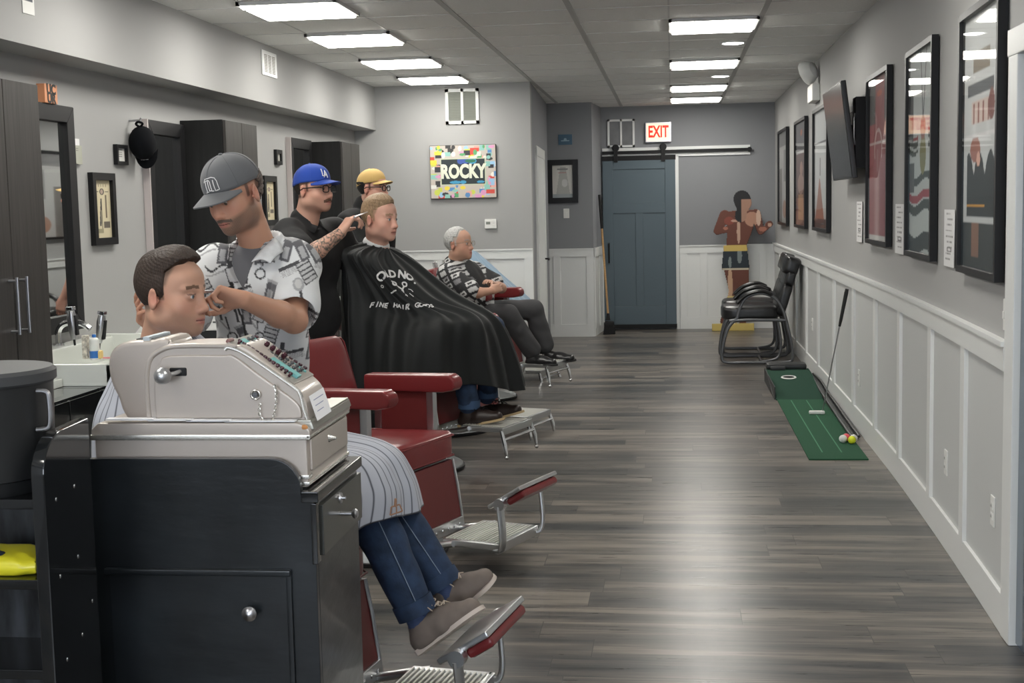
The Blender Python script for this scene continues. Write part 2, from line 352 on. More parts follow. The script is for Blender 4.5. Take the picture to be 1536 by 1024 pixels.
# ---- ceiling lights
def light(x,y,i,side):
    w=.6
    L_={'l':'ceiling light panel over the barber chairs, %s','r':'ceiling light panel above the open floor, %s'}[side]%i
    e=empty('ceiling_light',L_,'ceiling light','ceiling light panels',(x+w/2,y+w/2,ZC))
    f=MB();h=w/2
    for a in ((-h,-h,-h+.02,h),(h-.02,-h,h,h),(-h,-h,h,-h+.02),(-h,h-.02,h,h)):f.box((a[0],a[1],-.022),(a[2],a[3],.0))
    f.build('light_frame',M['tbar'],e)
    f=MB();f.rbox((-h+.02,-h+.02,-.034),(h-.02,h-.02,-.004),r=.006);f.build('diffuser',M['lamp'],e)
    if side=='l':
        f=MB();f.box((-h+.02,-h+.075,-.038),(h-.02,-h+.1,-.033));f.build('louvre_bar',M['tbar'],e)
pos=['nearest of the row in view','second of the row, beside the wall vent','third of the row','farthest of the row, before the wall grille']
for i,y in enumerate((7.70,9.17,10.79,12.3)):light(-2.52,y,pos[i],'l')
for i,y in enumerate((9.13,11.7,14.15,15.75)):light(-.01,y,['nearest of the row in view','second of the row, between the round downlights','third of the row','farthest of the row, nearest the exit sign'][i],'r')
for i,y in enumerate((5.2,2.3,-.6)):light(-.01,y,'unseen, added to light the shop front','r')  # out of view, added for the light they give
for i,y in enumerate((6.1,4.5,2.9,.2)):light(-2.52,y,'unseen, added to light the shop front','l')  # likewise unseen panels, added for lighting
for y,l in ((10.58,'nearer round downlight beside the ceiling panels'),(13.3,'farther, smaller-looking round downlight beside the ceiling panels')):
    e=empty('downlight',l,'ceiling light','round downlights',(.478,y,ZC))
    f=MB();f.lathe([(.1,0),(.1,-.006),(.085,-.012),(.08,-.004),(.08,0)]);f.build('trim_ring',M['white'],e)
    f=MB();f.lathe([(.0001,-.018),(.05,-.016),(.082,-.006)]);f.build('lens',M['downl'],e)
# ---- generic flat goods on walls
def art(name,w,h,n,fn,Mx,parent,mat_=None,t=.004,label=None):
    """print: a thin slab whose face is a grid of colour cells; fn(u,v)->rgb with u,v in metres from the lower-left"""
    nx=max(2,int(w/n));ny=max(2,int(h/n))
    X,Y=np.meshgrid(np.linspace(0,w,nx+1),np.linspace(0,h,ny+1))
    V=np.stack([X.ravel()-w/2,Y.ravel()-h/2,np.full(X.size,t)],1)
    idx=np.arange(X.size).reshape(ny+1,nx+1)
    F=np.stack([idx[:-1,:-1],idx[:-1,1:],idx[1:,1:],idx[1:,:-1]],-1).reshape(-1,4)
    C=fn(X.ravel(),Y.ravel())
    B=np.array([[-w/2,-h/2,0],[w/2,-h/2,0],[w/2,h/2,0],[-w/2,h/2,0]]);k=len(V)
    c0=[idx[0,0],idx[0,-1],idx[-1,-1],idx[-1,0]]
    G=[[k,k+3,k+2,k+1],[c0[0],k,k+1,c0[1]],[c0[1],k+1,k+2,c0[2]],[c0[2],k+2,k+3,c0[3]],[c0[3],k+3,k,c0[0]]]
    V=np.concatenate([V,B]);F=np.concatenate([F,np.array(G)]);C=np.concatenate([C,np.tile(C[:1]*0+.3,(4,1))])
    V=np.array([tuple(Mx@Vector(v)) for v in V])
    o=mesh(name,V,F,mat_ or M['vc'],parent,colors=C)
    return setp(o,label)
def col(n,c):return np.tile(np.array(c,float),(n,1))
def frame(name,label,cat,w,h,Mx,fn,fw=.03,dep=.03,group=None,res=.006,matf=None,glass=True,mount=None):
    e=MB()
    a,c=w/2,h/2
    e.prism([(-a,-c),(a,-c),(a-fw,-c+fw),(-a+fw,-c+fw)],'z',0,dep,M=Mx);e.prism([(-a,c),(a,c),(a-fw,c-fw),(-a+fw,c-fw)],'z',0,dep,M=Mx)
    e.prism([(-a,-c),(-a,c),(-a+fw,c-fw),(-a+fw,-c+fw)],'z',0,dep,M=Mx);e.prism([(a,-c),(a,c),(a-fw,c-fw),(a-fw,-c+fw)],'z',0,dep,M=Mx)
    e.box((-a+.004,-c+.004,0),(a-.004,c-.004,.006),M=Mx)
    o=e.build(name,matf or M['black'],None,label,cat,group)
    art('print',w-2*fw,h-2*fw,res,fn,Mx@Matrix.Translation((0,0,.007)),o,t=.003)
    if glass:
        g=MB();g.add([Mx@Vector(q) for q in ((-a+fw,-c+fw,dep*.75),(a-fw,-c+fw,dep*.75),(a-fw,c-fw,dep*.75),(-a+fw,c-fw,dep*.75))],[(0,1,2,3)]);g.build('glazing',M['pane'],o)
    return o
def wallR(y0,y1,z0,z1,off=0):
    yc=(y0+y1)/2;p0=Vector((WX(y0),y0,0));p1=Vector((WX(y1),y1,0))
    o=(p0+p1)/2+Vector((-.006-off,0,(z0+z1)/2));return frameM(o,p0-p1,(0,0,1)),(p1-p0).length,z1-z0
def rectm(u,v,a,b,c,d):return (u>=a)&(u<=b)&(v>=c)&(v<=d)
def blob(u,v,cx,cy,rx,ry):return ((u-cx)/rx)**2+((v-cy)/ry)**2<1
def J1(u,v):   # memorabilia panel: photographs on a mount whose colour is lifted to include glass reflection
    c=col(len(u),(.5,.52,.52));w,h=u.max(),v.max()
    c[rectm(u,v,.0,w,.0,.18*h)]=(.04,.045,.045);c[rectm(u,v,.0,w,.08*h,.0*h)]=(.3,.3,.3)
    c[rectm(u,v,.1*w,.85*w,.2*h,.46*h)&((v-.2*h)<(.17+.09*np.abs(np.sin(u*14)))*h)]=(.025,.03,.032)
    c[rectm(u,v,.25*w,.45*w,.04*h,.18*h)]=(.22,.12,.08)
    c[blob(u,v,.33*w,.47*h,.14*w,.05*h)]=(.3,.13,.1);c[rectm(u,v,.1*w,.6*w,.245*h,.252*h)]=(.6,.3,.05)
    c[blob(u,v,.42*w,.43*h,.05*w,.03*h)]=(.6,.35,.27)
    c[rectm(u,v,.05*w,.95*w,.515*h,.53*h)]=(.6,.6,.6)
    c[rectm(u,v,.22*w,.75*w,.57*h,.66*h)]=(.55,.45,.4)
    for k in range(4):c[rectm(u,v,(.26+.13*k)*w,(.30+.13*k)*w,.575*h,.655*h)]=(.25,.1,.08)
    c[rectm(u,v,.1*w,.8*w,.68*h,.73*h)]=(.08,.09,.1);c[blob(u,v,.75*w,.63*h,.08*w,.06*h)]=(.18,.07,.06)
    c[rectm(u,v,.25*w,.7*w,.77*h,.85*h)]=(.2,.17,.13);c[blob(u,v,.9*w,.35*h,.06*w,.22*h)]=(.15,.08,.06)
    return c
def J2(u,v):   # white hockey jersey with dark green and red bands and medals
    c=col(len(u),(.52,.57,.56));w,h=u.max(),v.max();q=v+.02*np.sin(u*9)
    for a,b_,k in ((.0,.09,(.035,.045,.045)),(.2,.25,(.035,.05,.045)),(.26,.3,(.34,.045,.06)),(.35,.39,(.035,.05,.045)),(.545,.575,(.03,.045,.04)),(.58,.6,(.3,.04,.05)),(.50,.53,(.04,.06,.05))):c[(q>a*h)&(q<b_*h)]=k
    c[rectm(u,v,.28*w,.75*w,.4*h,.5*h)]=(.52,.57,.56);c[rectm(u,v,.35*w,.75*w,.5*h,.62*h)]=(.52,.57,.56)
    c[blob(u,v,.55*w,.49*h,.12*w,.1*h)]=(.22,.22,.09);c[blob(u,v,.55*w,.62*h,.1*w,.06*h)]=(.3,.12,.09)
    c[(np.abs(np.abs(u-.55*w)-.25*(v-.65*h))<.012)&(v>.65*h)]=(.08,.09,.1);c[(u<.15*w)&(v>.55*h)&(v<.8*h)]=(.05,.06,.06);c[(u>.87*w)&(v>.5*h)&(v<.8*h)]=(.05,.06,.06)
    c[rectm(u,v,.0,.2*w,.3*h,.45*h)]=(.10,.11,.11)
    return c
def J3(u,v):   # maroon jersey
    w,h=u.max(),v.max();c=col(len(u),(.27,.085,.09))
    c[(v<.03*h)]=(.5,.5,.48);c[(v>.72*h)&((u<.3*w)|(u>.75*w))]=(.09,.09,.09);c[rectm(u,v,.0,w,.59*h,.605*h)]=(.5,.42,.4)
    d=np.abs(np.sqrt(((u-.45*w)/.18/w)**2+((v-.56*h)/.12/h)**2)-1)<.09;c[d&(v>.5*h)]=(.5,.38,.36);c[rectm(u,v,.38*w,.46*w,.42*h,.56*h)]=(.3,.15,.15)
    c[blob(u,v,.5*w,.9*h,.12*w,.02*h)]=(.45,.1,.05)
    return c
def J4(u,v):
    w,h=u.max(),v.max();c=col(len(u),(.48,.5,.5));c[(v<.42*h)&((v-.05*h)<.4*h-1.1*np.abs(u-.35*w))]=(.28,.13,.09);c[v<.08*h]=(.03,.03,.03)
    c[rectm(u,v,.3*w,.8*w,.5*h,.62*h)]=(.5,.5,.5);c[rectm(u,v,.35*w,.42*w,.45*h,.6*h)]=(.15,.15,.15);c[rectm(u,v,0,w,.72*h,.74*h)]=(.05,.05,.05);return c
def J5(u,v):
    w,h=u.max(),v.max();c=col(len(u),(.13,.07,.06));c[v>.7*h]=(.10,.10,.11);c[blob(u,v,.45*w,.4*h,.3*w,.1*h)]=(.35,.22,.18);c[blob(u,v,.5*w,.55*h,.14*w,.07*h)]=(.38,.22,.17);c[rectm(u,v,.2*w,.7*w,.05*h,.3*h)]=(.4,.24,.14);c[blob(u,v,.5*w,.9*h,.1*w,.03*h)]=(.4,.1,.03);c[rectm(u,v,0,w,.7*h,.72*h)]=(.5,.5,.5);return c
def J6(u,v):
    w,h=u.max(),v.max();c=col(len(u),(.38,.38,.37));c[v>.85*h]=(.15,.15,.15);c[(u<.3*w)&(v<.6*h)]=(.15,.14,.13);c[blob(u,v,.6*w,.15*h,.2*w,.1*h)]=(.3,.17,.12);c[rectm(u,v,.5*w,.8*w,.45*h,.8*h)]=(.2,.2,.2);return c
for (y0,y1,z0,z1,fn,l) in ((5.03,5.84,1.285,2.345,J1,'tall black framed memorabilia with printed photos, the one nearest the white door casing'),
    (6.52,7.34,1.295,2.355,J2,'tall black framed pale jersey with dark green and red stripes'),
    (8.0,8.89,1.315,2.365,J3,'tall black framed plain maroon jersey beside the television'),
    (11.08,12.2,1.33,2.38,J4,'tall black framed pale picture partly hidden behind the television'),
    (12.9,14.0,1.325,2.385,J5,'tall black framed dark brown picture, second from the far corner'),
    (14.95,16.15,1.32,2.40,J6,'narrow-looking black framed pale picture nearest the far corner')):
    Mx,w,h=wallR(y0,y1,z0,z1);frame('picture_frame',l,'picture frame',w,h,Mx,fn,.028,.034,'framed memorabilia on the right wall',res=.008)
def note(u,v):
    w,h=u.max(),v.max();c=col(len(u),(.66,.66,.66));g=np.random.RandomState(int(w*1e4)%97)
    for k in range(9):
        y=(.95-.1*k)*h;a=g.uniform(.1,.35)*w;b_=g.uniform(.6,.9)*w
        m=rectm(u,v,a,b_,y-.03*h,y)&(np.sin(u*420+k)+np.sin(u*190+k*3)>-.2);c[m]=(.12,.12,.12)
    m=rectm(u,v,.3*w,.75*w,.26*h,.34*h);c[m]=(.1,.1,.1);c[rectm(u,v,.38*w,.67*w,.28*h,.32*h)]=(.6,.6,.6)
    return c
for y0,y1,z0,z1,l in ((9.24,9.5,1.305,1.58,'farthest of the three white info cards, left of the maroon jersey frame'),(7.54,7.84,1.288,1.565,'middle white info card, left of the striped jersey frame'),(6.06,6.31,1.287,1.542,'nearest white info card, left of the photo memorabilia frame')):
    Mx,w,h=wallR(y0,y1,z0,z1);o=art('info_card',w,h,.004,note,Mx,None,t=.004);setp(o,l,'card','white info cards on the right wall')
# sockets on right wall
def outlet(Mx,kind,label,group=None):
    o=MB();o.rbox((-.035,-.058,0),(.035,.058,.007),r=.004,M=Mx);o=o.build('light_switch' if kind=='s' else 'power_outlet',M['whitep'],None,label,'light switch' if kind=='s' else 'power outlet',group)
    k=MB()
    if kind=='s':k.rbox((-.008,-.014,.006),(.008,.014,.016),r=.002,M=Mx);k.build('toggle',M['whitep'],o)
    else:
        for s in(-.02,.02):
            k=MB();k.rbox((-.015,s-.014,.006),(.015,s+.014,.010),r=.006,M=Mx);q=k.build('socket',M['whitep'],o)
            k=MB();k.box((-.008,s-.005,.0095),(-.005,s+.006,.0105),M=Mx);k.box((.005,s-.005,.0095),(.008,s+.006,.0105),M=Mx);k.build('slot',M['blackm'],q)
    return o
for y,z,l in ((12.45,.46,'farthest power outlet on the white panelling beyond the putter'),(9.35,.37,'power outlet on the white panelling right of the putter shaft'),(6.2,.392,'second nearest power outlet on the white panelling'),(5.15,.41,'nearest power outlet, on the last panel before the door casing')):
    outlet(frameM((WX(y)-.006,y,z),(WX(y-.1)-WX(y+.1),-.2,0),(0,0,1)),'o',l,'power outlets on the right wall')
outlet(frameM((-1.272,YW-.001,1.5),(1,0,0),(0,0,1)),'s','white light switch under the small framed certificate')
outlet(frameM((WX(4.98)-.001,4.985,1.17),(0,-1,0),(0,0,1)),'s','white light switch beside the door casing at the right edge')
# vents
def grille(name,label,Mx,w,h,mull=True,slats=14,back=None,fw=.03,vert=False):
    o=MB();a,c=w/2,h/2
    for q in ((-a,-c,-a+fw,c),(a-fw,-c,a,c),(-a,-c,a,-c+fw),(-a,c-fw,a,c)):o.box((q[0],q[1],0),(q[2],q[3],.018),M=Mx)
    if mull:o.box((-.012,-c,0),(.012,c,.018),M=Mx)
    o=o.build(name,M['white'],None,label,'vent')
    k=MB();k.box((-a+.01,-c+.01,0),(a-.01,c-.01,.002),M=Mx);k.build('backing',back or M['gun'],o)
    if slats:
        k=MB()
        for i in range(slats):
            y=-c+fw+(i+.5)*(h-2*fw)/slats;T=Mx@Matrix.Translation((0,y,.008))@Matrix.Rotation(R(38),4,'X')
            k.box((-a+fw,-.009,-.0012),(a-fw,.009,.0012),M=T)
        k.build('slats',mat('grille_slat_paint',(.30,.315,.28),.5),o)
    return o
grille('wall_grille','white return-air grille high on the wall above the framed word poster',frameM((-2.065,YP-.001,2.6),(1,0,0),(0,0,1)),.335,.345,True,18)
o=grille('wall_vent','white vent with two dark panes above the slate blue door',frameM((-.63,YF-.001,2.485),(1,0,0),(0,0,1)),.34,.35,True,0,mat('dusty_vent_glass',(.12,.12,.12),.3,var=((1,1,1),3,.5)),fw=.025)
Mx=frameM((-2.949,9.73,2.683),(0,1,0),(0,0,1))
o=MB();o.rbox((-.18,-.09,0),(.18,.09,.008),r=.003,M=Mx);o=o.build('soffit_register',M['white'],None,'small white air register on the soffit above the capped barber','vent')
for k_ in range(3):
    k=MB()
    for j in range(12):k.box((-.13+k_*.095,-.066+j*.011,.007),(-.06+k_*.095,-.060+j*.011,.0095),M=Mx)
    k.build('louvre_column',M['inkg'],o)
# exit sign
o=MB();o.rbox((-.325,YF-.05,2.36),(.0,YF,2.61),r=.006);o=o.build('exit_sign',M['steel'],None,'lit EXIT sign with red letters above the sliding door','sign')
k=MB();k.box((-.31,YF-.054,2.375),(-.015,YF-.049,2.595));k.build('sign_face',mat('exit_face',(.8,.6,.45),.4,emis=(1,.62,.40),es=.75),o)
text('EXIT',.2,frameM((-.1625,YF-.056,2.485),(1,0,0),(0,0,1)),mat('exit_letters',(.6,.02,.01),.4,emis=(1,.03,.01),es=.35),o,'letters',bold=.006,sx=.62)
# thermostat, certificate, blue plaque
Mx=frameM((-1.805,YP-.001,1.43),(1,0,0),(0,0,1))
o=MB();o.rbox((-.06,-.048,0),(.06,.048,.028),r=.008,M=Mx);o=o.build('thermostat',M['whitep'],None,'white thermostat on the grey wall behind the grey-haired seated person','thermostat')
k=MB();k.rbox((-.045,-.005,.027),(-.002,.022,.03),r=.001,M=Mx);k.build('display',mat('lcd',(.2,.22,.19),.3),o)
k=MB()
for a in (-.012,.012):k.rbox((.022,a-.006,.027),(.038,a+.006,.031),r=.002,M=Mx)
k.build('buttons',M['whitep'],o)
def cert(u,v):
    w,h=u.max(),v.max();c=col(len(u),(.62,.61,.57));c[(v>.12*h)&(v<.95*h)&(np.abs(u-.52*w)<.12*w+.25*w*(1-v/h))]=(.42,.42,.39)
    c[rectm(u,v,.25*w,.75*w,.86*h,.9*h)]=(.2,.2,.2);c[rectm(u,v,.3*w,.7*w,.76*h,.78*h)]=(.45,.1,.1);c[v<.11*h]=(.33,.36,.38);c[blob(u,v,.6*w,.45*h,.15*w,.12*h)]=(.6,.6,.58);return c
frame('certificate_frame','black framed pale certificate on the narrow alcove wall','picture frame',.375,.52,frameM((-1.31,YW-.001,1.885),(1,0,0),(0,0,1)),cert,.065,.03,res=.006)
Mx=frameM((-1.27,YW-.001,2.385),(1,0,0),(0,0,1))
o=MB();o.rbox((-.083,-.062,0),(.083,.062,.008),r=.002,M=Mx);o=o.build('wall_plaque',mat('blue_plaque',(.05,.11,.17),.5),None,'small blue plaque above the black framed certificate','plaque')
k=MB();k.box((-.05,-.02,.008),(.05,-.008,.01),M=Mx);k.lathe([(.018,.008),(.018,.010),(.011,.010)],M=Mx,n=20);k.build('plaque_print',mat('pale_blue_print',(.3,.42,.5),.6),o)
# collage canvas
def collage(u,v):
    g=np.random.RandomState(11);w,h=u.max(),v.max();c=col(len(u),(.5,.45,.4))
    pal=[(.75,.6,.07),(.6,.08,.06),(.1,.25,.5),(.7,.35,.3),(.05,.05,.05),(.7,.7,.66),(.25,.5,.45),(.55,.6,.1),(.3,.5,.7),(.65,.3,.5),(.1,.35,.15),(.75,.72,.65),(.04,.04,.05),(.7,.68,.6)]
    for k in range(150):
        cx,cy=g.uniform(0,w),g.uniform(0,h);p=pal[g.randint(len(pal))]
        if g.rand()<.5:c[rectm(u,v,cx-g.uniform(.015,.045),cx+g.uniform(.015,.045),cy-g.uniform(.01,.035),cy+g.uniform(.01,.035))]=p
        else:c[blob(u,v,cx,cy,g.uniform(.01,.035),g.uniform(.01,.03))]=p
    m=rectm(u,v,.155*w,.845*w,.245*h,.755*h);c[m]=(.5,.55,.4);m=rectm(u,v,.165*w,.835*w,.26*h,.74*h);c[m]=(.025,.035,.04)
    for k in range(9):
        q=m&blob(u,v,g.uniform(.2,.8)*w,g.choice([.3,.7])*h,g.uniform(.02,.06),g.uniform(.01,.03));c[q]=[(.05,.1,.35),(.03,.15,.08),(.06,.3,.5)][g.randint(3)]
    return c
Mx=frameM((-2.068,YP-.002,1.955),(1,0,0),(0,0,1))
o=MB();o.rbox((-.334,-.265,0),(.334,.265,.03),r=.003,M=Mx);o=o.build('collage_canvas',M['black'],None,'colourful collage canvas reading ROCKY hanging on the partition wall','picture')
art('print',.66,.522,.0045,collage,Mx@Matrix.Translation((0,0,.030)),o,t=.002)
text('ROCKY',.185,Mx@Matrix.Translation((0,-.003,.034)),mat('cream_letters',(.68,.7,.58),.6),o,'letters',bold=.009,sx=.72)
# emergency light, TV
y=12.1;Mx=frameM((WX(y)-.001,y,2.53),(0,-1,0),(0,0,1))
o=MB();o.rbox((-.2,-.08,0),(.2,.07,.07),r=.012,M=Mx);o=o.build('emergency_light',M['whitep'],None,'white emergency light unit near the ceiling above the television','emergency light')
k=MB();k.cyl(Mx@Vector((.05,.06,.05)),Mx@Vector((.05,.13,.07)),.012);k.build('lamp_neck',M['whitep'],o)
T=Mx@Matrix.Translation((.09,.17,.10))@Matrix.Rotation(R(-35),4,'Y')@Matrix.Rotation(R(20),4,'X')
k=MB();k.lathe([(.001,-.09),(.07,-.07),(.1,-.02),(.105,.02),(.09,.022),(.085,.005),(.001,-.03)],M=Matrix.Identity(4),n=28);k.V=[tuple(T@Vector(v)) for v in k.V];q=k.build('lamp_head',M['whitep'],o)
k=MB();k.lathe([(.001,.018),(.088,.016)],n=28);k.V=[tuple(T@Vector(v)) for v in k.V];k.build('lamp_lens',mat('lamp_lens',(.5,.5,.48),.15),q)
# ================================================================= left wall stations
LW=lambda y,z,x=XL:frameM((x,y,z),(0,1,0),(0,0,1))
for i,(y0,y1) in enumerate(((5.2,5.86),(8.44,9.10),(11.53,12.18))):
    l=['tall dark wood wall cabinet with two bar handles at the near end','tall dark cabinet behind the barber in the grey cap','tall dark cabinet behind the barber in the blue cap'][i]
    o=MB();o.rbox((XL+.002,y0,.842),(-2.885,y1,2.2),r=.003);o=o.build('storage_cabinet',M['dwoods'],None,l,'cabinet','tall dark station cabinets')
    ym=(y0+y1)/2
    for a,b_ in ((y0+.002,ym-.003),(ym+.003,y1-.002)):
        d=MB();d.rbox((-2.883,a,.905),(-2.862,b_,2.196),r=.003);d=d.build('door',M['dwood'],o)
        yh=ym-.045 if a<ym-.1 else ym+.045
        k=MB()
        if 1:
            k.tube([(-2.862,yh,1.105),(-2.825,yh,1.105)],.006);k.tube([(-2.862,yh,1.325),(-2.825,yh,1.325)],.006);k.rbox((-2.830,yh-.006,1.09),(-2.818,yh+.006,1.34),r=.002)
        k.build('bar_handle',M['steel'],d)
def wall_mirror(y0,y1,z0,z1,label,edge=True):
    o=MB();w,h=y1-y0,z1-z0;Mx=LW((y0+y1)/2,(z0+z1)/2,XL+.001);a,c=w/2,h/2;fw=.085;d=.04
    for P in (((-a,-c),(a,-c),(a-fw,-c+fw),(-a+fw,-c+fw)),((-a,c),(a,c),(a-fw,c-fw),(-a+fw,c-fw)),((-a,-c),(-a,c),(-a+fw,c-fw),(-a+fw,-c+fw)),((a,-c),(a,c),(a-fw,c-fw),(a-fw,-c+fw))):o.prism(P,'z',0,d,M=Mx,bev=.004)
    o=o.build('wall_mirror',M['blackm'],None,label,'mirror','framed station mirrors')
    g=MB();g.box((-a+fw-.01,-c+fw-.01,.004),(a-fw+.01,c-fw+.01,.012),M=Mx);g.build('mirror_glass',M['mirror'],o)
    if edge:
        k=MB();k.box((-a-.012,-c,0),(-a,c,d+.004),M=Mx);k.build('lit_side_strip',mat('lit_side_tone',(.5,.45,.44),.5),o)  # lit side of the black frame, painted as a pale strip
    return o
wall_mirror(5.9,6.80,1.0,2.17,'black framed mirror beside the nearest tall cabinet, small block sign on top',False)
wall_mirror(7.80,8.42,.96,2.17,'black framed mirror behind the hanging black cap')
wall_mirror(10.85,11.51,.96,2.21,'black framed mirror between the small cream picture and the farthest cabinet')
wall_mirror(9.12,9.9,.96,2.19,'black framed mirror hidden mostly behind the middle cabinet',False)
# vanities
def vanity(y0,y1,lab):
    o=MB();o.rbox((XL+.002,y0,.0),(-2.66,y1,.80),r=.003);o=o.build('vanity_unit',M['lacq2'],None,lab,'cabinet','black station vanities')
    n=max(1,round((y1-y0)/.45))
    for i in range(n):
        a=y0+(y1-y0)*i/n
        k=MB();k.rbox((-2.66,a+.004,.08),(-2.642,a+(y1-y0)/n-.004,.79),r=.003);k.build('door',M['lacq2'],o)
    return o
vanity(5.2,5.88,'black vanity under the nearest tall cabinet');vanity(5.89,8.43,'long black vanity under the white basin');vanity(8.44,12.2,'long black vanity along the far stations')
for y0,y1,l,xf in ((5.2,5.94,'white counter slab under the nearest tall cabinet',-2.86),(7.0,12.2,'long pale counter slab along the far stations',-2.64)):
    o=MB();o.rbox((XL+.002,y0,.80),(xf,y1,.84),r=.004);o.build('counter_top',M['ceram'],None,l,'counter')
# basin
o=MB()
x0,x1,y0,y1,z0,z1=XL+.004,-2.62,5.95,6.98,.80,.905
o.rbox((x0,y0,z0),(x1,y1,z0+.02),r=.004)
o.rbox((x0,y0,z0+.01),(x1,y0+.03,z1),r=.008);o.rbox((x0,y1-.03,z0+.01),(x1,y1,z1+.05),r=.008);o.rbox((x1-.035,y0,z0+.01),(x1,y1,z1),r=.008);o.rbox((x0,y0,z0+.01),(x0+.12,y1,z1+.04),r=.01)
o=o.build('wash_basin',M['ceram'],None,'white rectangular wash basin beside the nearest tall cabinet','basin')
k=MB();k.tube(cr([(-3.1,6.42,.94),(-3.1,6.42,1.02),(-3.06,6.42,1.06),(-2.98,6.42,1.06),(-2.93,6.42,1.03)],14),.016);k.cyl((-3.1,6.42,.94),(-3.1,6.42,.96),.03);k.build('faucet',M['chrome'],o)
# goods on the basin
def tube_bottle(p,r,h,m,capm,name,label,cat,nozzle=True):
    o=MB();o.lathe([(r*.9,0),(r,.006),(r,h*.8),(r*.75,h*.88),(r*.35,h*.92)],p,20);o=o.build(name,m,None,label,cat)
    k=MB();k.lathe([(r*.4,h*.92),(r*.4,h),(r*.3,h+.005)],p,14)
    if nozzle:k.tube([Vector(p)+Vector((0,0,h)),Vector(p)+Vector((0,0,h+.02)),Vector(p)+Vector((.02,-.01,h+.022))],.004,8)
    k.build('cap',capm,o);return o
o=tube_bottle((-2.80,6.172,.9),.024,.12,mat('white_tube',(.65,.66,.63),.35),M['blue'],'lotion_bottle','white squeeze bottle with blue band on the basin edge','bottle',False)
k=MB();k.lathe([(.0245,.01),(.0245,.045)],(-2.80,6.172,.9),20);k.build('blue_band',M['blue'],o)
o=MB();o.rbox((-2.86,6.16,.905),(-2.835,6.2,1.02),r=.004);o=o.build('product_box',mat('printed_box',(.45,.42,.36),.5,var=((1,1,1),60,.6)),None,'slim printed product box standing behind the blue-banded bottle','box')
o=MB();o.rbox((-2.80,6.12+.04,.905),(-2.765,6.19+.005,.945),r=.006);o=o.build('soap_block',M['tan'],None,'small yellow soap block on the basin edge','soap')
rebase(o,(-2.78,6.17,.905))
o=MB();o.tube([(-2.76,6.175,.909),(-2.65,6.165,.909)],[.004,.006],8);o.build('pink_brush',M['pink'],None,'thin pink brush lying on the basin edge','brush')
# clippers and sterilizer boxes on counter
def clipper(p,a,label):
    T=Matrix.Translation(p)@Matrix.Rotation(a,4,'Y')
    o=MB();o.tube([T@Vector(v) for v in ((0,0,0),(0,0,.05),(0,0,.11),(0,0,.15))],[.014,.022,.024,.016],12);o=o.build('hair_clipper',M['steel'],None,label,'hair clipper')
    k=MB();k.rbox((-.018,-.02,.145),(.018,.02,.165),r=.003,M=T);k.build('blade',M['chrome'],o)
    k=MB();k.tube([T@Vector((0,0,0)),T@Vector((0,0,-.03))],.006,8);k.build('cord',M['blackm'],o)
    k=MB();k.rbox((.012,-.014,.02),(.026,.014,.12),r=.004,M=T);k.build('grip',M['blackm'],o)
clipper((-2.70,6.72,.935),R(-12),'silver and black hair clipper standing at the basin back edge')
clipper((-2.92,6.50,.95),R(8),'hair clipper standing upright under the nearest mirror')
clipper((-2.98,6.34,.985),R(-4),'hair clipper with white head nearest the mirror frame')
def warmer(y,x,l):
    o=MB();o.rbox((x-.24,y,.84),(x,y+.2,.92),r=.01);o=o.build('towel_warmer',M['blackp'],None,l,'appliance','black and white station appliances')
    k=MB();k.prism([(x-.25,.92),(x+.01,.92),(x+.0,1.0),(x-.17,1.01)],'y',y-.01,y+.21,bev=.008);k=k.build('lid',M['whitep'],o)
    q=MB();q.rbox((x-.05,y-.013,.965),(x-.02,y-.009,.975),r=.002);q.build('catch',M['gun'],k)
warmer(7.02,-2.72,'white lidded black appliance on the counter next to the basin');warmer(7.45,-2.60,'white lidded black appliance just behind the seated man with dark hair')
# mirror-top block sign
o=MB();o.rbox((XL+.005,6.46,2.17),(XL+.05,6.60,2.265),r=.003);o=o.build('block_sign',mat('orange_block',(.55,.24,.12),.6),None,'small orange block letter sign standing on the nearest mirror','sign')
text('UC',.07,LW(6.53,2.238,XL+.051),M['ink'],o,'letters',bold=.003);text('UR',.07,LW(6.53,2.193,XL+.051),M['ink'],o,'letters',bold=.003)
# acrylic holder with cards
o=MB();o.rbox((XL+.001,6.79,1.875),(XL+.02,6.92,1.975),r=.002);o=o.build('card_holder',mat('acrylic_holder',(.42,.43,.36),.25,coat=.4),None,'clear card holder with white cards beside the nearest mirror','card holder')
for dy,dz,c in ((0,.0,(.65,.66,.62)),(.012,.02,(.7,.7,.7))):
    k=MB();k.box((XL+.008+dy*.3,6.80+dy,1.9),(XL+.012+dy*.3,6.89+dy,1.99+dz));k.build('card',mat('card_stock',c,.7),o)
text('=',.05,LW(6.86,1.95,XL+.0205),M['inkg'],o,'print')
frame('picture_frame','small black framed white notice left of the hanging black cap','picture frame',.155,.115,LW(7.45,1.945),lambda u,v:np.where((rectm(u,v,.02,.08,.02,.07)&(np.sin(v*500)>0))[:,None],np.array([[.25,.25,.25]]),np.array([[.6,.6,.58]])),.02,.025,res=.003,glass=False)
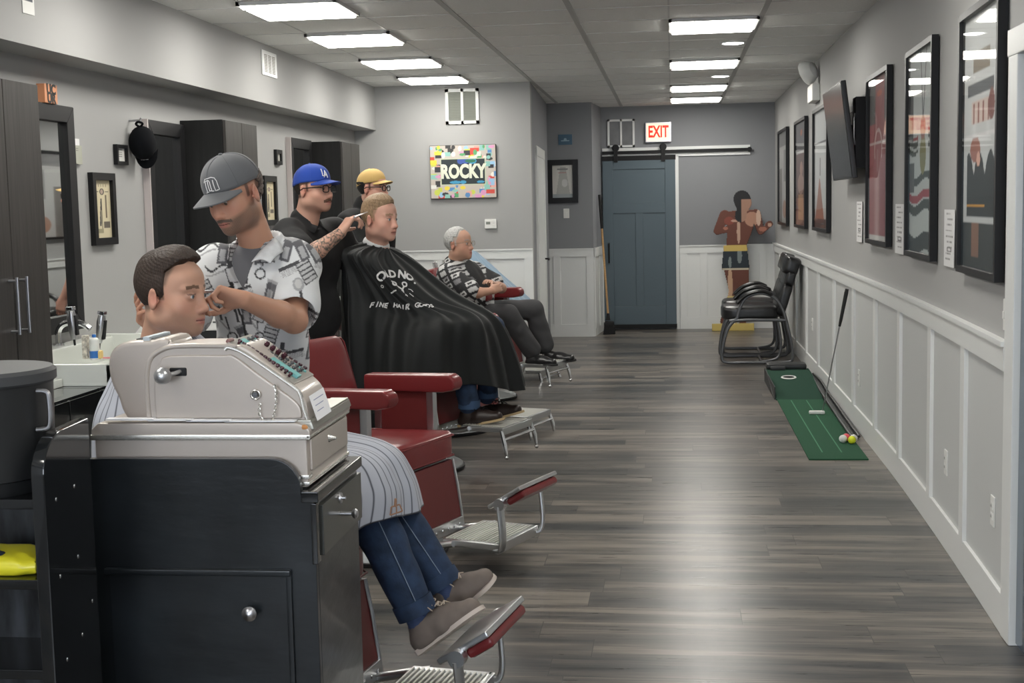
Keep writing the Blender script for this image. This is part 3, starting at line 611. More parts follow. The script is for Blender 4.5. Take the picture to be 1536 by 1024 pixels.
def barberart(u,v):
    w,h=u.max(),v.max();c=col(len(u),(.60,.53,.36));ink=(.05,.045,.04)
    c[blob(u,v,.5*w,.8*h,.14*w,.055*h)]=ink;c[blob(u,v,.5*w,.8*h,.09*w,.04*h)]=(.4,.3,.24)
    c[rectm(u,v,.1*w,.3*w,.79*h,.81*h)]=ink;c[rectm(u,v,.7*w,.9*w,.79*h,.81*h)]=ink
    x=.35*w+(v-.2*h)*0.05;c[(np.abs(u-(.42*w-(.68*h-v)*.1))<.022*w*(1+3*(.68*h-v)/h))&(v>.2*h)&(v<.68*h)]=ink
    c[(np.abs(u-.45*w)<.02*w)&(v>.12*h)&(v<.68*h)]=ink;c[(np.abs(u-.72*w)<.04*w)&(v>.35*h)&(v<.75*h)]=(.14,.11,.08)
    c[rectm(u,v,.55*w,.92*w,.17*h,.28*h)]=(.12,.10,.08);c[rectm(u,v,.15*w,.5*w,.08*h,.16*h)]=(.30,.27,.17);c[rectm(u,v,.2*w,.8*w,.88*h,.93*h)&(np.sin(u*200)>0)]=(.35,.3,.2)
    return c
frame('picture_frame','black framed cream print of barber tools left of the hanging cap','picture frame',.30,.40,LW(7.165,1.635),barberart,.04,.03,res=.004,glass=False)
frame('picture_frame','tiny black framed notice above the second cream barber print','picture frame',.16,.12,LW(10.58,2.035),lambda u,v:np.tile([[.5,.5,.46]],(len(u),1)),.03,.025,res=.01,glass=False)
frame('picture_frame','black framed cream print behind the grey-capped barber, beside the second mirror','picture frame',.33,.39,LW(10.3,1.685),barberart,.045,.03,res=.005,glass=False)
# polaroid on soffit
o=art('photo_print',.115,.125,.004,lambda u,v:np.where(rectm(u,v,.012,.1,.06,.12)[:,None],np.array([[.06,.07,.09]]),np.array([[.7,.7,.68]])),frameM((-2.949,5.985,2.595),(0,1,0),(0,0,1)),None,t=.003);setp(o,'small white bordered photo stuck high on the soffit','photo')
# hanging black cap on a hook
o=MB();T=Matrix.Translation((XL+.085,7.74,2.0))@Matrix.Rotation(R(100),4,'X')@Matrix.Rotation(R(90),4,'Y')
c=MB()
T=frameM((XL+.07,7.64,2.02),(0,.35,-1),(1,.1,0))   # cap x (front) points down
bm=bmesh.new();bmesh.ops.create_uvsphere(bm,u_segments=28,v_segments=18,radius=1)
for v in bm.verts:
    q=v.co;z=max(q.z,-.12);v.co=Vector((q.x*.1,q.y*.078,z*.095))
c.bm(bm,T@Matrix.Rotation(R(-12),4,'Y'));
c=c.build('baseball_cap',mat('black_cap_cloth',(.004,.0045,.006),.9,spec=.15),None,'black baseball cap hanging on the wall beside a mirror','cap')
def brim(name,T,L0,Wd,m,parent,droop=.018,n=14,t=.004):
    V=[];F=[]
    for s in (0,1):
        for i in range(n+1):
            for j in range(n+1):
                a=(j/n*2-1);r=i/n
                x0=.085*math.sqrt(max(0,1-(a*.86)**2));x=x0+r*L0*math.sqrt(max(0,1-abs(a)**2.6));y=a*Wd*(1)
                z=-droop*3*(a*a)*.5-droop*r*.4+ (t if s else 0);V.append((x,y,z))
    k=(n+1)**2
    for i in range(n):
        for j in range(n):
            q=i*(n+1)+j;F.append((q,q+1,q+n+2,q+n+1));F.append((k+q,k+q+n+1,k+q+n+2,k+q+1))
    for j in range(n):
        q=n*(n+1)+j;F.append((q,q+1,k+q+1,k+q));q=j;F.append((q,k+q,k+q+1,q+1))
    b_=MB();b_.add([T@Vector(v) for v in V],F,True);return b_.build(name,m,parent)
brim('brim',T@Matrix.Rotation(R(-8),4,'Y')@Matrix.Translation((.0,0,-.005)),.07,.075,c.data.materials[0],c,droop=.02)
k=MB();k.tube(cr([T@Vector((-.095,0,.0)),T@Vector((-.115,.02,-.0)),T@Vector((-.13,0,.01)),T@Vector((-.115,-.02,0)),T@Vector((-.095,0,0))],16),.007,8);k.build('strap',c.data.materials[0],c)
Tt=T@frameM((.098,.0,.02),(0,-1,0),(-.25,0,1));k=MB()
for a in (20,90,160,200,340):k.box((0,-.003,0),(.022,.003,.002),M=Tt@Matrix.Rotation(R(a),4,'Z'))
k.build('emblem',M['paper'],c)
k=MB();k.cyl((XL,7.62,2.15),(XL+.07,7.62,2.15),.006);k.tube([(XL+.07,7.62,2.15),(XL+.075,7.62,2.165)],.006);k.build('wall_hook',M['steel'],None,'small metal hook holding the hanging black cap','hook')
# ================================================================= black shelf unit, bin, bag
x1=-1.33
def yz(P):return [(p[0],p[1]) for p in P]
arc=[(2.65,.0),(2.65,1.05)]+[(2.75-.10*math.cos(R(a)),1.05+.085*math.sin(R(a))) for a in range(10,91,10)]+[(2.88,1.14),(2.88,0)]
o=MB();o.prism(arc,'x',x1-.03,x1,bev=.003)
o=o.build('display_shelf',M['lacq2'],None,'glossy black open shelf unit with curved side, at the near corner','shelf')
k=MB();k.prism(arc,'x',-2.0,-1.97,bev=.003);k.build('side_panel',M['lacq2'],o)
for z in (1.0,.824,.624,.40,.08):
    k=MB();k.rbox((-1.97,2.655,z-.022),(x1-.03,2.875,z),r=.002);k.build('shelf_board',M['lacq2'],o)
k=MB();k.box((-1.97,2.87,0),(x1-.03,2.88,1.0));k.build('back_panel',mat('streaked_black_back',(.03,.032,.036),.3,var=((6,1,1.2),5,.9)),o)  # dark tone varied by stretched noise
k=MB()
for y,z in ((2.70,.99),(2.79,1.0),(2.70,.82),(2.79,.84),(2.71,.63),(2.79,.66),(2.85,.72)):k.lathe([(.0045,0),(.004,.0015),(.001,.002)],n=10,M=frameM((x1,y,z),(0,1,0),(0,0,1))@Matrix.Identity(4)) if 0 else k.sph((x1,y,z),(.002,.005,.005),10)
k.build('screw_heads',M['chrome'],o)
cx,cy=-1.525,2.765
o=MB();o.lathe([(.13,0),(.135,.01),(.137,.03),(.15,.035),(.155,.235),(.158,.24)],(cx,cy,1.0),48);o=o.build('waste_bin',M['blackp'],None,'round black lidded bin standing on the black shelf unit','bin')
k=MB();k.lathe([(.158,.238),(.163,.243),(.163,.262),(.155,.27),(.0001,.272)],(cx,cy,1.0),48);k.build('lid',mat('bin_lid',(.05,.052,.055),.5),o)
k=MB();k.tube(cr([(cx+.155,cy-.045,1.225),(cx+.178,cy-.045,1.222),(cx+.182,cy-.045,1.20),(cx+.182,cy-.045,1.165),(cx+.176,cy-.045,1.145),(cx+.15,cy-.045,1.14)],20),.0055,10);k.build('carry_handle',M['steel'],o)
k=MB();k.tube([(cx-.03,cy-.14,1.01),(cx-.03,cy-.10,1.01),(cx-.03,cy-.1,1.05)],.012,10);k.build('pedal',M['blackm'],o)
k=MB()
bm=bmesh.new();bmesh.ops.create_uvsphere(bm,u_segments=32,v_segments=16,radius=1)
g=np.random.RandomState(2)
for v in bm.verts:
    q=v.co;s=1+.06*math.sin(q.x*9+q.y*7)+.04*math.sin(q.x*23);f=lambda t:math.copysign(abs(t)**.5,t)
    v.co=Vector((f(q.x)*.10*s,f(q.y)*.07,max(-.018,q.z*.028*s*(1 if q.x<.3 else .8))))
k.bm(bm,Matrix.Translation((-1.465,2.74,.843)));o=k.build('snack_bag',M['yellow'],None,'crumpled bright yellow bag lying on the black shelf unit','bag')
k=MB();k.sph((-1.50,2.70,.868),(.045,.03,.006),14);k.build('dark_print',mat('bag_print',(.02,.03,.06),.4),o)
# ================================================================= cabinet and cash register
Y0,Y1=3.0,3.43;XR=-.842
A3=lambda px,py,Y=3.0:(lambda p:(p.x,p.z))(at(px,py,Y=Y))
o=MB();o.rbox((-1.39,Y0+.02,0),(XR,Y1,.94),r=.004)
o=o.build('cash_cabinet',M['lacq'],None,'worn glossy black wooden cabinet under the vintage cash register','cabinet')
zt=1.022
prof=[(-1.392,0),(-1.392,zt),(-.945,zt)]+[(-.945+.072*math.sin(R(a)),zt-.072*(1-math.cos(R(a)))) for a in range(12,91,13)]+[(-.873,.937),(XR,.937),(XR,0)]
k=MB();k.prism(prof,'y',Y0,Y0+.02,bev=.002);k.build('side_board',M['lacq'],o)
k=MB();k.rbox((-.872,Y0-.006,.918),(XR+.012,Y1+.012,.945),r=.003);k.build('top_ledge',M['lacq2'],o)
k=MB();k.rbox((-1.352,Y0-.006,.25),(-.913,Y0+.002,.745),r=.002);k.rbox((-1.362,Y0-.016,.742),(-.902,Y0,.758),r=.004);k.rbox((-.915,Y0-.008,.25),(-.902,Y0,.744),r=.002);d=k.build('cupboard_door',M['lacq'],o)
k=MB();k.lathe([(.006,0),(.006,.012),(.016,.02),(.018,.028),(.012,.034),(.001,.036)],n=24,M=frameM((0,0,0),(1,0,0),(0,0,1)));k.V=[tuple(Vector(v)+Vector((-1.0,Y0-.006,.657))) for v in k.V];k.build('round_knob',M['steel'],d)
k=MB();k.rbox((XR-.002,3.035,.782),(XR+.012,Y1-.005,.905),r=.002);d=k.build('drawer_front',mat('aged_dark_steel',(.04,.042,.038),.3,coat=.3,bump=((1,1,1),8,.1,.003)),o)
FX=lambda y,z,x:frameM((x,y,z),(0,1,0),(0,0,1))
k=MB();k.lathe([(.005,0),(.005,.028),(.011,.032),(.013,.038),(.009,.043),(.001,.045)],n=20,M=FX(3.2,.845,XR+.012));k.build('drawer_knob',M['steel'],d)
k=MB();k.lathe([(.014,0),(.013,.004),(.005,.004),(.004,.014),(.001,.015)],n=20,M=FX(3.2,.885,XR+.012));k.build('drawer_lock',M['steel'],d)
k=MB();k.rbox((XR-.008,Y0-.005,.77),(XR+.006,Y0+.026,.916),r=.002);k.build('corner_strip',M['lacq2'],o)
# ---- register
RY0,RY1=3.03,3.42
XF=-.862
o=MB()
low=[(-1.388,1.016),(-.95,1.016)]+[(-.95+.045*math.sin(R(a)),1.016-.05*(1-math.cos(R(a)))) for a in range(15,91,15)]+[(-.905,.947),(XF,.947),(XF,1.074),(-1.388,1.074)]
o.prism(low,'y',RY0,RY1,bev=.006)
RG=o.build('cash_register',M['regist'],None,'vintage beige metal cash register on the black cabinet','cash register')
k=MB();top=[(-1.393,1.072),(-1.393,1.088),(-1.375,1.104),(-.885,1.104),(-.862,1.096),(-.852,1.084),(-.852,1.072)]
k.prism(top,'y',RY0-.006,RY1+.004,bev=.005);k.build('lid_plate',M['regist'],RG)
k=MB();k.rbox((-1.395,RY0-.008,1.062),(-.852,RY0,1.076),r=.003);k.rbox((-.862,RY0-.008,1.066),(-.853,RY1,1.074),r=.002);k.rbox((-.868,RY0-.004,1.0),(-.857,RY0+.012,1.014),r=.002) if 0 else None;k.build('bright_band',M['regtrim'],RG)
k=MB();k.sph((-.866,RY0-.0035,1.092),(.009,.0035,.007),12);k.build('rust_patch',mat('worn_orange_paint',(.5,.22,.07),.6),RG)
k=MB();k.rbox((-.905,RY0-.004,.953),(XF+.004,RY1,.962),r=.002);k.rbox((-.905,RY0-.003,.968),(XF+.003,RY0+.03,.978),r=.002);k.build('foot_band',M['regtrim'],RG)
k=MB();k.rbox((XF-.002,RY0+.02,.985),(XF+.006,RY1-.02,1.06),r=.003);d=k.build('cash_drawer',M['regist'],RG)
k=MB();k.lathe([(.011,0),(.008,.006),(.004,.018),(.001,.02)],n=16,M=FX(3.21,1.035,XF+.006));k.build('drawer_pull',M['regtrim'],d)
k=MB();k.rbox((-.900,RY0+.01,1.100),(-.853,RY1-.01,1.108),r=.002);k.prism([(-.888,1.104),(-.852,1.104),(-.846,1.085),(-.86,1.08)],'y',RY0+.01,RY1-.005,bev=.003);k.build('front_rail',mat('dull_pewter',(.36,.35,.31),.35,metal=.7),RG)
# rear drum
rp=[A3(*p,3.12) for p in ((163,548),(166,530),(176,518),(195,511),(225,510),(262,516),(262,636),(205,636),(186,618),(178,596),(168,575))]
rp=[tuple(q) for q in cr(rp,40,True)]
k=MB();k.prism(rp,'y',3.11,3.26,bev=.014);k.build('rear_housing',M['regist'],RG)
k=MB();k.lathe([(.0001,0),(.036,.0),(.036,.01)],n=24,M=frameM((0,0,0),(1,0,0),(0,0,1)));p=at(212,632,Y=3.10);k.V=[(v[0]*1.1+p.x,v[1]+3.128,v[2]*.8+p.z) for v in k.V if 1];k.F=k.F;k.build('paper_slot',M['blackm'],RG)
p=at(214,513,Y=3.12)
k=MB();k.box((p.x-.02,3.13,1.287),(p.x+.04,3.25,1.296));k.build('rear_opening',M['blackm'],RG)
k=MB();k.rbox((p.x-.0,3.12,1.284),(p.x+.018,3.26,1.302),r=.003);k.build('rear_strap',mat('pale_strap',(.45,.5,.54),.5),RG)
# main body
bp_=[A3(*p,3.06) for p in ((225,636),(221,590),(221,560),(226,538),(242,524),(268,518),(345,518),(368,519),(400,543),(430,567),(452,586),(462,604),(467,636))]
bp_=[tuple(q) for q in cr(bp_[:12],60)]+[bp_[12]]
k=MB();k.prism(bp_,'y',3.05,3.23,bev=.008);k.build('body',M['regist'],RG)
# raised side field
ip=[A3(*p,3.04) for p in ((233,628),(230,590),(231,560),(238,545),(252,534),(330,533),(350,534),(385,560),(420,585),(440,600),(450,612),(452,628))]
k=MB();k.prism([tuple(q) for q in cr(ip,50)],'y',3.042,3.055,bev=.005);k.build('side_field',M['regist'],RG)
ring=[A3(*p,3.05) for p in ((225,636),(221,590),(221,560),(226,538),(242,525),(268,519),(345,519),(352,521))]
k=MB();k.tube([(q[0],3.05,q[1]) for q in cr(ring,40)],.006,10);k.build('rim_bead',M['regist'],RG)
e=[A3(*p,3.05) for p in ((338,524),(345,521),(372,533),(438,578),(450,590),(456,612),(463,634))]
k=MB();k.tube([(q[0],3.048,q[1]) for q in cr(e,30)],.005,10);k.build('edge_trim',M['regtrim'],RG)
# knob + slot
p=at(252,561,Y=3.03)
k=MB();k.rbox((p.x+.0,3.038,p.z-.006),(p.x+.042,3.044,p.z+.014),r=.003);k.build('lever_slot',M['blackm'],RG)
k=MB();k.tube([(p.x+.03,3.05,p.z+.006),(p.x+.02,3.02,p.z+.003),(p.x,3.0,p.z)],.005,8);k.sph((p.x,2.995,p.z),.0205,24);k.build('lever_knob',mat('satin_ball',(.5,.5,.51),.32,metal=.85),RG)
# lock with chain
p=at(383,592,Y=3.035)
k=MB();k.tube([(p.x+.0105*math.cos(a),3.036,p.z+.0105*math.sin(a)) for a in [i*PI/12 for i in range(24)]],.0026,8,closed=True);q=k.build('lock_ring',M['regtrim'],RG)
k=MB();k.cyl((p.x,3.042,p.z),(p.x,3.032,p.z),.0065);k.box((p.x-.004,3.030,p.z-.0015),(p.x+.004,3.033,p.z+.0015));k.build('lock_barrel',M['gun'],q)
cp=[at(*q,Y=3.032) for q in ((390,606),(389,620),(396,632),(406,636),(411,622),(414,604),(414,588),(412,578))]
cp=cr(cp,30);k=MB()
for i in range(29):
    a,b_=Vector(cp[i]),Vector(cp[i+1]);c=(a+b_)/2;t=(b_-a).normalized();s=Vector((0,1,0)) if i%2 else t.cross(Vector((0,1,0)))
    k.tube([c+t*.0042*math.cos(h)+s*.0026*math.sin(h) for h in [j*PI/4 for j in range(8)]],.0011,5,closed=True)
k.build('chain',M['regtrim'],RG)
# keyboard deck (slope towards +x)
a=Vector((A3(345,521,3.06)[0],0,A3(345,521,3.06)[1]));b_=Vector((A3(437,580,3.06)[0],0,A3(437,580,3.06)[1]))
L0=(b_-a).length;K=frameM((a.x,3.06,a.z),(b_-a),(0,1,0))   # local x down slope, y into depth, z normal
if (K.to_3x3()@Vector((0,0,1))).z<0:K=K@Matrix.Diagonal((1,1,-1,1))
K=K@Matrix.Translation((0,0,.006))
k=MB();k.rbox((-.012,-.006,-.012),(L0+.004,.172,.006),r=.003,M=K);k.build('keyboard_deck',mat('pewter_deck',(.33,.31,.28),.4,metal=.5),RG)
k=MB();k.rbox((0,.042,.004),(L0-.006,.078,.013),r=.002,M=K);k.build('teal_strip',M['tealm'],RG)
k=MB();k.rbox((0,.138,.004),(L0-.012,.148,.010),r=.002,M=K);k.build('teal_strip',M['tealm'],RG)
for r_i,(yy,n,mm,hh) in enumerate(((.022,13,'maroonkey',.014),(.094,12,'gun',.012),(.126,11,'gun',.012),(.158,11,'maroonkey',.010))):
    k=MB()
    for i in range(n):
        x=.008+(L0-.03)*i/(n-1);k.tube([K@Vector((x,yy,.0)),K@Vector((x,yy,hh))],[.0035,.0035],8);k.tube([K@Vector((x,yy,hh)),K@Vector((x,yy,hh+.004))],[.0058,.005],12)
    k.build('key_row',M[mm],RG)
for i in range(4):
    k=MB();x=.050+.017*i;k.tube([K@Vector((x,.108,.006)),K@Vector((x,.108,.024)),K@Vector((x,.108,.029))],[.004,.0075,.005],12);k.build('big_key',M['maroonkey'],RG)
k=MB();k.rbox((-.016,-.006,.0),(-.006,.03,.010),r=.003,M=K);k.build('deck_end_cap',mat('brown_cap',(.2,.09,.08),.4),RG)
# note card leaning on the front, price cards on the lid
p=at(457,605,Y=3.10)
T=frameM((-.846,3.10,1.138),(.12,1,.1),(-.28,0,1));k=MB();k.box((-.045,-.032,0),(.045,.03,.0012),M=T);o=k.build('note_card',M['paper'],None,'small white note card taped to the front of the cash register','card')
k=MB()
for i in range(3):k.box((-.03,.015-.014*i,.0012),(.03-.01*i,.017-.014*i,.0018),M=T)
k.build('handwriting',mat('faint_ink',(.3,.32,.45),.7),o)
xs=[A3(p,633,3.05)[0] for p in (165,228,285,342,440)]
for i in range(4):
    k=MB();z=1.1055+.0016*(3-i);k.box((xs[i],3.024,z),(xs[i+1]+.012,3.049,z+.0035));k.build('price_card',M['paper'],None,['white price card at the rear end of the register lid','second white price card along the register lid','third white price card along the register lid','white price card under the register chain'][i],'card','white price cards on the register lid')
# ================================================================= barber chairs
def barber_chair(label,x,y,rz,hs=.56,bar='up',drape=False,po=.40):
    e=empty('barber_chair',label,'barber chair','vintage red barber chairs',(x,y,0),R(rz))
    P=lambda mb,n,m,pa=e:mb.build(n,m,pa)
    k=MB();k.lathe([(.305,.012),(.30,.03),(.27,.045),(.16,.07),(.09,.10),(.075,.16),(.072,.20)],n=48);P(k,'pedestal_base',M['porc'])
    k=MB();k.lathe([(.30,0),(.312,.004),(.312,.018),(.305,.022)],n=48);P(k,'rubber_ring',M['blackm'])
    k=MB();k.cyl((0,0,.19),(0,0,hs-.2),.045);P(k,'pump_column',M['chrome'])
    k=MB();k.rbox((-.24,-.235,hs-.24),(.24,.235,hs-.125),r=.02);k.prism([(-.2,hs-.24),(.2,hs-.24),(.1,hs-.34),(-.1,hs-.34)],'y',-.09,.09,bev=.01);P(k,'seat_frame',M['porc'])
    # cushion
    bm=bmesh.new();bmesh.ops.create_cube(bm,size=1);bmesh.ops.subdivide_edges(bm,edges=bm.edges[:],cuts=7,use_grid_fill=True)
    for v in bm.verts:
        q=v.co*2;f=lambda t,p:math.copysign(1-(1-abs(t))**p,t)
        ex=abs(q.x)**6;ey=abs(q.y)**6;ez=abs(q.z)**6
        n_=(abs(q.x)**10+abs(q.y)**10+abs(q.z)**10)**.1
        s=1/max(n_,1e-6)*max(abs(q.x),abs(q.y),abs(q.z))
        v.co=Vector((q.x*s*.265+.01,q.y*s*.25,q.z*s*.062+(.014*(1-q.x*q.x)*(1-q.y*q.y) if q.z>0 else 0)+(.012*q.x if q.z>0 else 0)))
    k=MB();k.bm(bm,Matrix.Translation((0,0,hs-.062)));c=P(k,'seat_cushion',M['red'])
    k=MB()
    for z in (hs-.014,hs-.108):
        pts=[(sx*.262+.01,sy*.247,z) for sx,sy in ((-1,-1),(1,-1),(1,1),(-1,1))];pp=[]
        for i in range(4):
            a,b_=Vector(pts[i]),Vector(pts[(i+1)%4]);pp+=[a+(b_-a)*t for t in (.04,.5,.96)]
        k.tube(pp,.004,8,closed=True)
    k.build('piping',M['red'],c)
    # front skirt
    T=lambda v:v
    k=MB();k.prism([(.243,hs-.13),(.262,hs-.13),(.305,hs-.40),(.29,hs-.405)],'y',-.225,.225,bev=.004);P(k,'front_skirt',M['red2'])
    k=MB()
    for s in (-1,1):k.tube([(.262,s*.228,hs-.13),(.285,s*.228,hs-.25),(.306,s*.228,hs-.405)],.009,8,flat=(1,.8))
    k.prism([(.30,hs-.40),(.312,hs-.40),(.318,hs-.455),(.30,hs-.46)],'y',-.235,.235,bev=.003);q=P(k,'skirt_trim',M['alu'])
    k=MB()
    for i in range(8):k.sph((.317,-.19+.054*i,hs-.428),(.004,.006,.008),8)
    k.build('rivets',M['chrome'],q)
    for s in (-1,1):
        k=MB();k.prism([(-.24,hs-.13),(.25,hs-.13),(.30,hs-.38),(.24,hs-.38),(.13,hs-.22),(-.22,hs-.22)],'y',s*.236-.006,s*.236+.006,bev=.003);P(k,'side_plate',M['porc'])
    # back
    rec=R(-14);B=Matrix.Translation((-.235,0,hs-.04))@Matrix.Rotation(rec,4,'Y')
    bm=bmesh.new();bmesh.ops.create_cube(bm,size=1);bmesh.ops.subdivide_edges(bm,edges=bm.edges[:],cuts=7,use_grid_fill=True)
    for v in bm.verts:
        q=v.co*2;n_=(abs(q.x)**10+abs(q.y)**10+abs(q.z)**10)**.1;s=1/max(n_,1e-6)*max(abs(q.x),abs(q.y),abs(q.z))
        t=(q.z+1)/2;v.co=Vector((q.x*s*.045+.012*(1-q.y*q.y)*(1-q.z*q.z)*(1 if q.x>0 else 0),q.y*s*(.235-.04*t),q.z*s*.25+.25))
    k=MB();k.bm(bm,B);c=P(k,'backrest',M['red'])
    k=MB();k.tube([B@Vector(p) for p in ((.03,-.23,.03),(.035,-.2,.46),(.035,-.18,.485),(.035,.18,.485),(.035,.2,.46),(.03,.23,.03))],.004,8);k.build('piping',M['red'],c)
    k=MB();k.prism([(-.16,-.0),(.16,0),(.13,.47),(-.13,.47)],'x',-.055,-.046,M=B@Matrix.Identity(4));P(k,'back_shell',M['porc'])
    if not drape:
        k=MB();k.rbox((-.05,-.03,.44),(-.03,.03,.56),r=.004,M=B);P(k,'headrest_post',M['chrome'])
    # arms
    for s in (-1,1):
        pr=[(-.24,.17),(.2,.18),(.262,.19),(.275,.215),(.27,.25),(.24,.268),(.0,.262),(-.24,.255)]
        k=MB();k.prism([(a,b_+hs) for a,b_ in pr],'y',s*.29-.045,s*.29+.045,bev=.016);P(k,'armrest',M['red'])
        k=MB();k.rbox((.10,s*.29-.02,hs-.2),(.14,s*.29+.02,hs+.185),r=.006);k.rbox((.09,s*.25-.05,hs-.2),(.15,s*.25+.05,hs-.17),r=.004);P(k,'arm_post',M['steel'])
        k=MB();k.rbox((-.20,s*.29-.015,hs-.2),(-.16,s*.29+.015,hs+.18),r=.006);k.rbox((-.21,s*.25-.04,hs-.2),(-.15,s*.25+.04,hs-.17),r=.004);P(k,'arm_post',M['steel'])
        k=MB();k.prism([(-.17,hs-.1),(.1,hs-.1),(.1,hs+.175),(-.17,hs+.175)],'y',s*.287-.006,s*.287+.006,bev=.002);P(k,'arm_panel',M['red2'])
    # footrest
    f=MB();pz=hs-po;
    for s in (-1,1):f.tube(cr([(.29,s*.19,hs-.42),(.30,s*.19,hs-.45),(.34,s*.19,pz-.045),(.42,s*.2,pz-.03),(.5,s*.2,pz-.015)],16),.016,10,flat=(1,1.2))
    f.rbox((.44,-.195,pz-.03),(.72,-.165,pz),r=.006);f.rbox((.44,.165,pz-.03),(.72,.195,pz),r=.006);f.rbox((.70,-.195,pz-.045),(.725,.195,pz+.0),r=.006);f.rbox((.44,-.18,pz-.02),(.71,.18,pz-.006),r=.002)
    f=P(f,'footrest',M['alu'])
    k=MB()
    for i in range(15):k.rbox((.445+.0177*i,-.175,pz-.008),(.454+.0177*i,.175,pz+.003),r=.003)
    k.build('tread_ribs',mat('pale_alloy',(.62,.62,.58),.45,metal=.5),f)
    if bar=='up':
        for s in (-1,1):
            k=MB();k.tube(cr([(.70,s*.18,pz-.03),(.735,s*.195,pz-.02),(.745,s*.2,pz+.04),(.735,s*.2,pz+.17)],14),.02,10,flat=(.5,1));k.cyl((.735,s*.18,pz+.18),(.735,s*.215,pz+.18),.026);k.build('bar_arm',M['alu'],f)
        Q=Matrix.Translation((.745,0,pz+.195))@Matrix.Rotation(R(-32),4,'Y')
        k=MB();k.rbox((-.085,-.19,-.002),(.10,.19,.018),r=.006,M=Q);k.build('bar_plate',M['alu'],f)
        k=MB();k.rbox((.0,-.175,-.035),(.095,.175,-.001),r=.014,M=Q);k.build('bar_pad',M['red'],f)
    else:
        k=MB()
        for s in (-1,1):
            k.tube([(.71,s*.19,pz-.02),(.735,s*.2,pz-.10),(.745,s*.2,pz-.165)],[.012,.015,.008],10);k.sph((.746,s*.2,pz-.172),.013,10);k.sph((.746,s*.2,pz-.172),(.008,.02,.008),8)
        k.tube([(.73,-.2,pz-.07),(.73,.2,pz-.07)],.01,8);k.build('bar_arms',M['chrome'],f)
    return e
barber_chair('red barber chair under the customer with striped cape and jeans',-1.325,4.06,-10,.51)
barber_chair('empty red barber chair with both armrests in plain view',-1.37,6.03,-20,.545)
barber_chair('red barber chair mostly hidden under the long black cape',-1.60,8.02,-20,.72,'down')
barber_chair('red barber chair out of sight behind the black cape, only its footrest showing',-1.62,9.40,-18,.56,'down')
barber_chair('red barber chair holding the grey-haired seated person',-1.62,11.02,-20,.65,'down',False,.32)
barber_chair('red barber chair covered by the blue cloth at the far wall',-1.82,12.45,-20,.50,'down',True)
# blue cloth over the last chair
D=[[(-2.02,12.45,.9),(-1.98,12.15,.75),(-1.7,12.0,.70),(-1.35,12.0,.62),(-1.25,12.25,.6),(-1.2,12.6,.62),(-1.4,12.85,.65),(-1.8,12.9,.8)],
   [(-2.0,12.5,1.05),(-1.95,12.25,1.03),(-1.7,12.1,.92),(-1.42,12.1,.78),(-1.32,12.3,.72),(-1.3,12.55,.74),(-1.45,12.75,.82),(-1.8,12.8,1.0)],
   [(-1.98,12.5,1.17),(-1.93,12.3,1.18),(-1.75,12.2,1.12),(-1.6,12.2,.98),(-1.5,12.35,.93),(-1.5,12.5,.93),(-1.6,12.65,1.0),(-1.8,12.7,1.12)],
   [(-1.95,12.5,1.21),(-1.92,12.4,1.23),(-1.84,12.35,1.22),(-1.76,12.38,1.18),(-1.74,12.42,1.15),(-1.74,12.48,1.15),(-1.78,12.55,1.18),(-1.86,12.6,1.21)]]
def loft(rings,n=96,m=40,fold=None,captop=True):
    A=[np.array(cr(r_,n,True)) for r_ in rings];A=np.array(A)      # rings x n x 3
    out=np.array([cr([A[i,j] for i in range(len(A))],m) for j in range(n)])  # n x m x 3
    out=out.transpose(1,0,2)                                             # m x n
    if fold is not None:
        t=np.roll(out,-1,1)-np.roll(out,1,1);up=np.gradient(out,axis=0);N_=np.cross(t,up);N_/=np.linalg.norm(N_,axis=2,keepdims=True)+1e-9
        J,I=np.meshgrid(np.arange(n)/n,np.arange(m)/(m-1));out=out+N_*fold(J,I)[...,None]
    V=out.reshape(-1,3);idx=np.arange(m*n).reshape(m,n)
    F=np.stack([idx[:-1],np.roll(idx,-1,1)[:-1],np.roll(idx,-1,1)[1:],idx[1:]],-1).reshape(-1,4)
    if captop:
        c=V[-n:].mean(0);V=np.vstack([V,c]);k=len(V)-1;F=F.tolist()+[[int(idx[-1,j]),int(idx[-1,(j+1)%n]),k] for j in range(n)]
    return V,F
D=[[(p[0]-.07,p[1]-.02,p[2]) for p in r_] for r_ in D]
V,F=loft(D,80,24,lambda j,i:.012*np.sin(j*2*PI*7)*(1-i)+.006*np.sin(j*2*PI*13+3*i))
o=mesh('cloth_drape',V.tolist(),F,M['blued'],None,True);setp(o,'light blue cloth draped over the farthest barber chair','cloth');sm=o.modifiers.new('s','SOLIDIFY');sm.thickness=.004
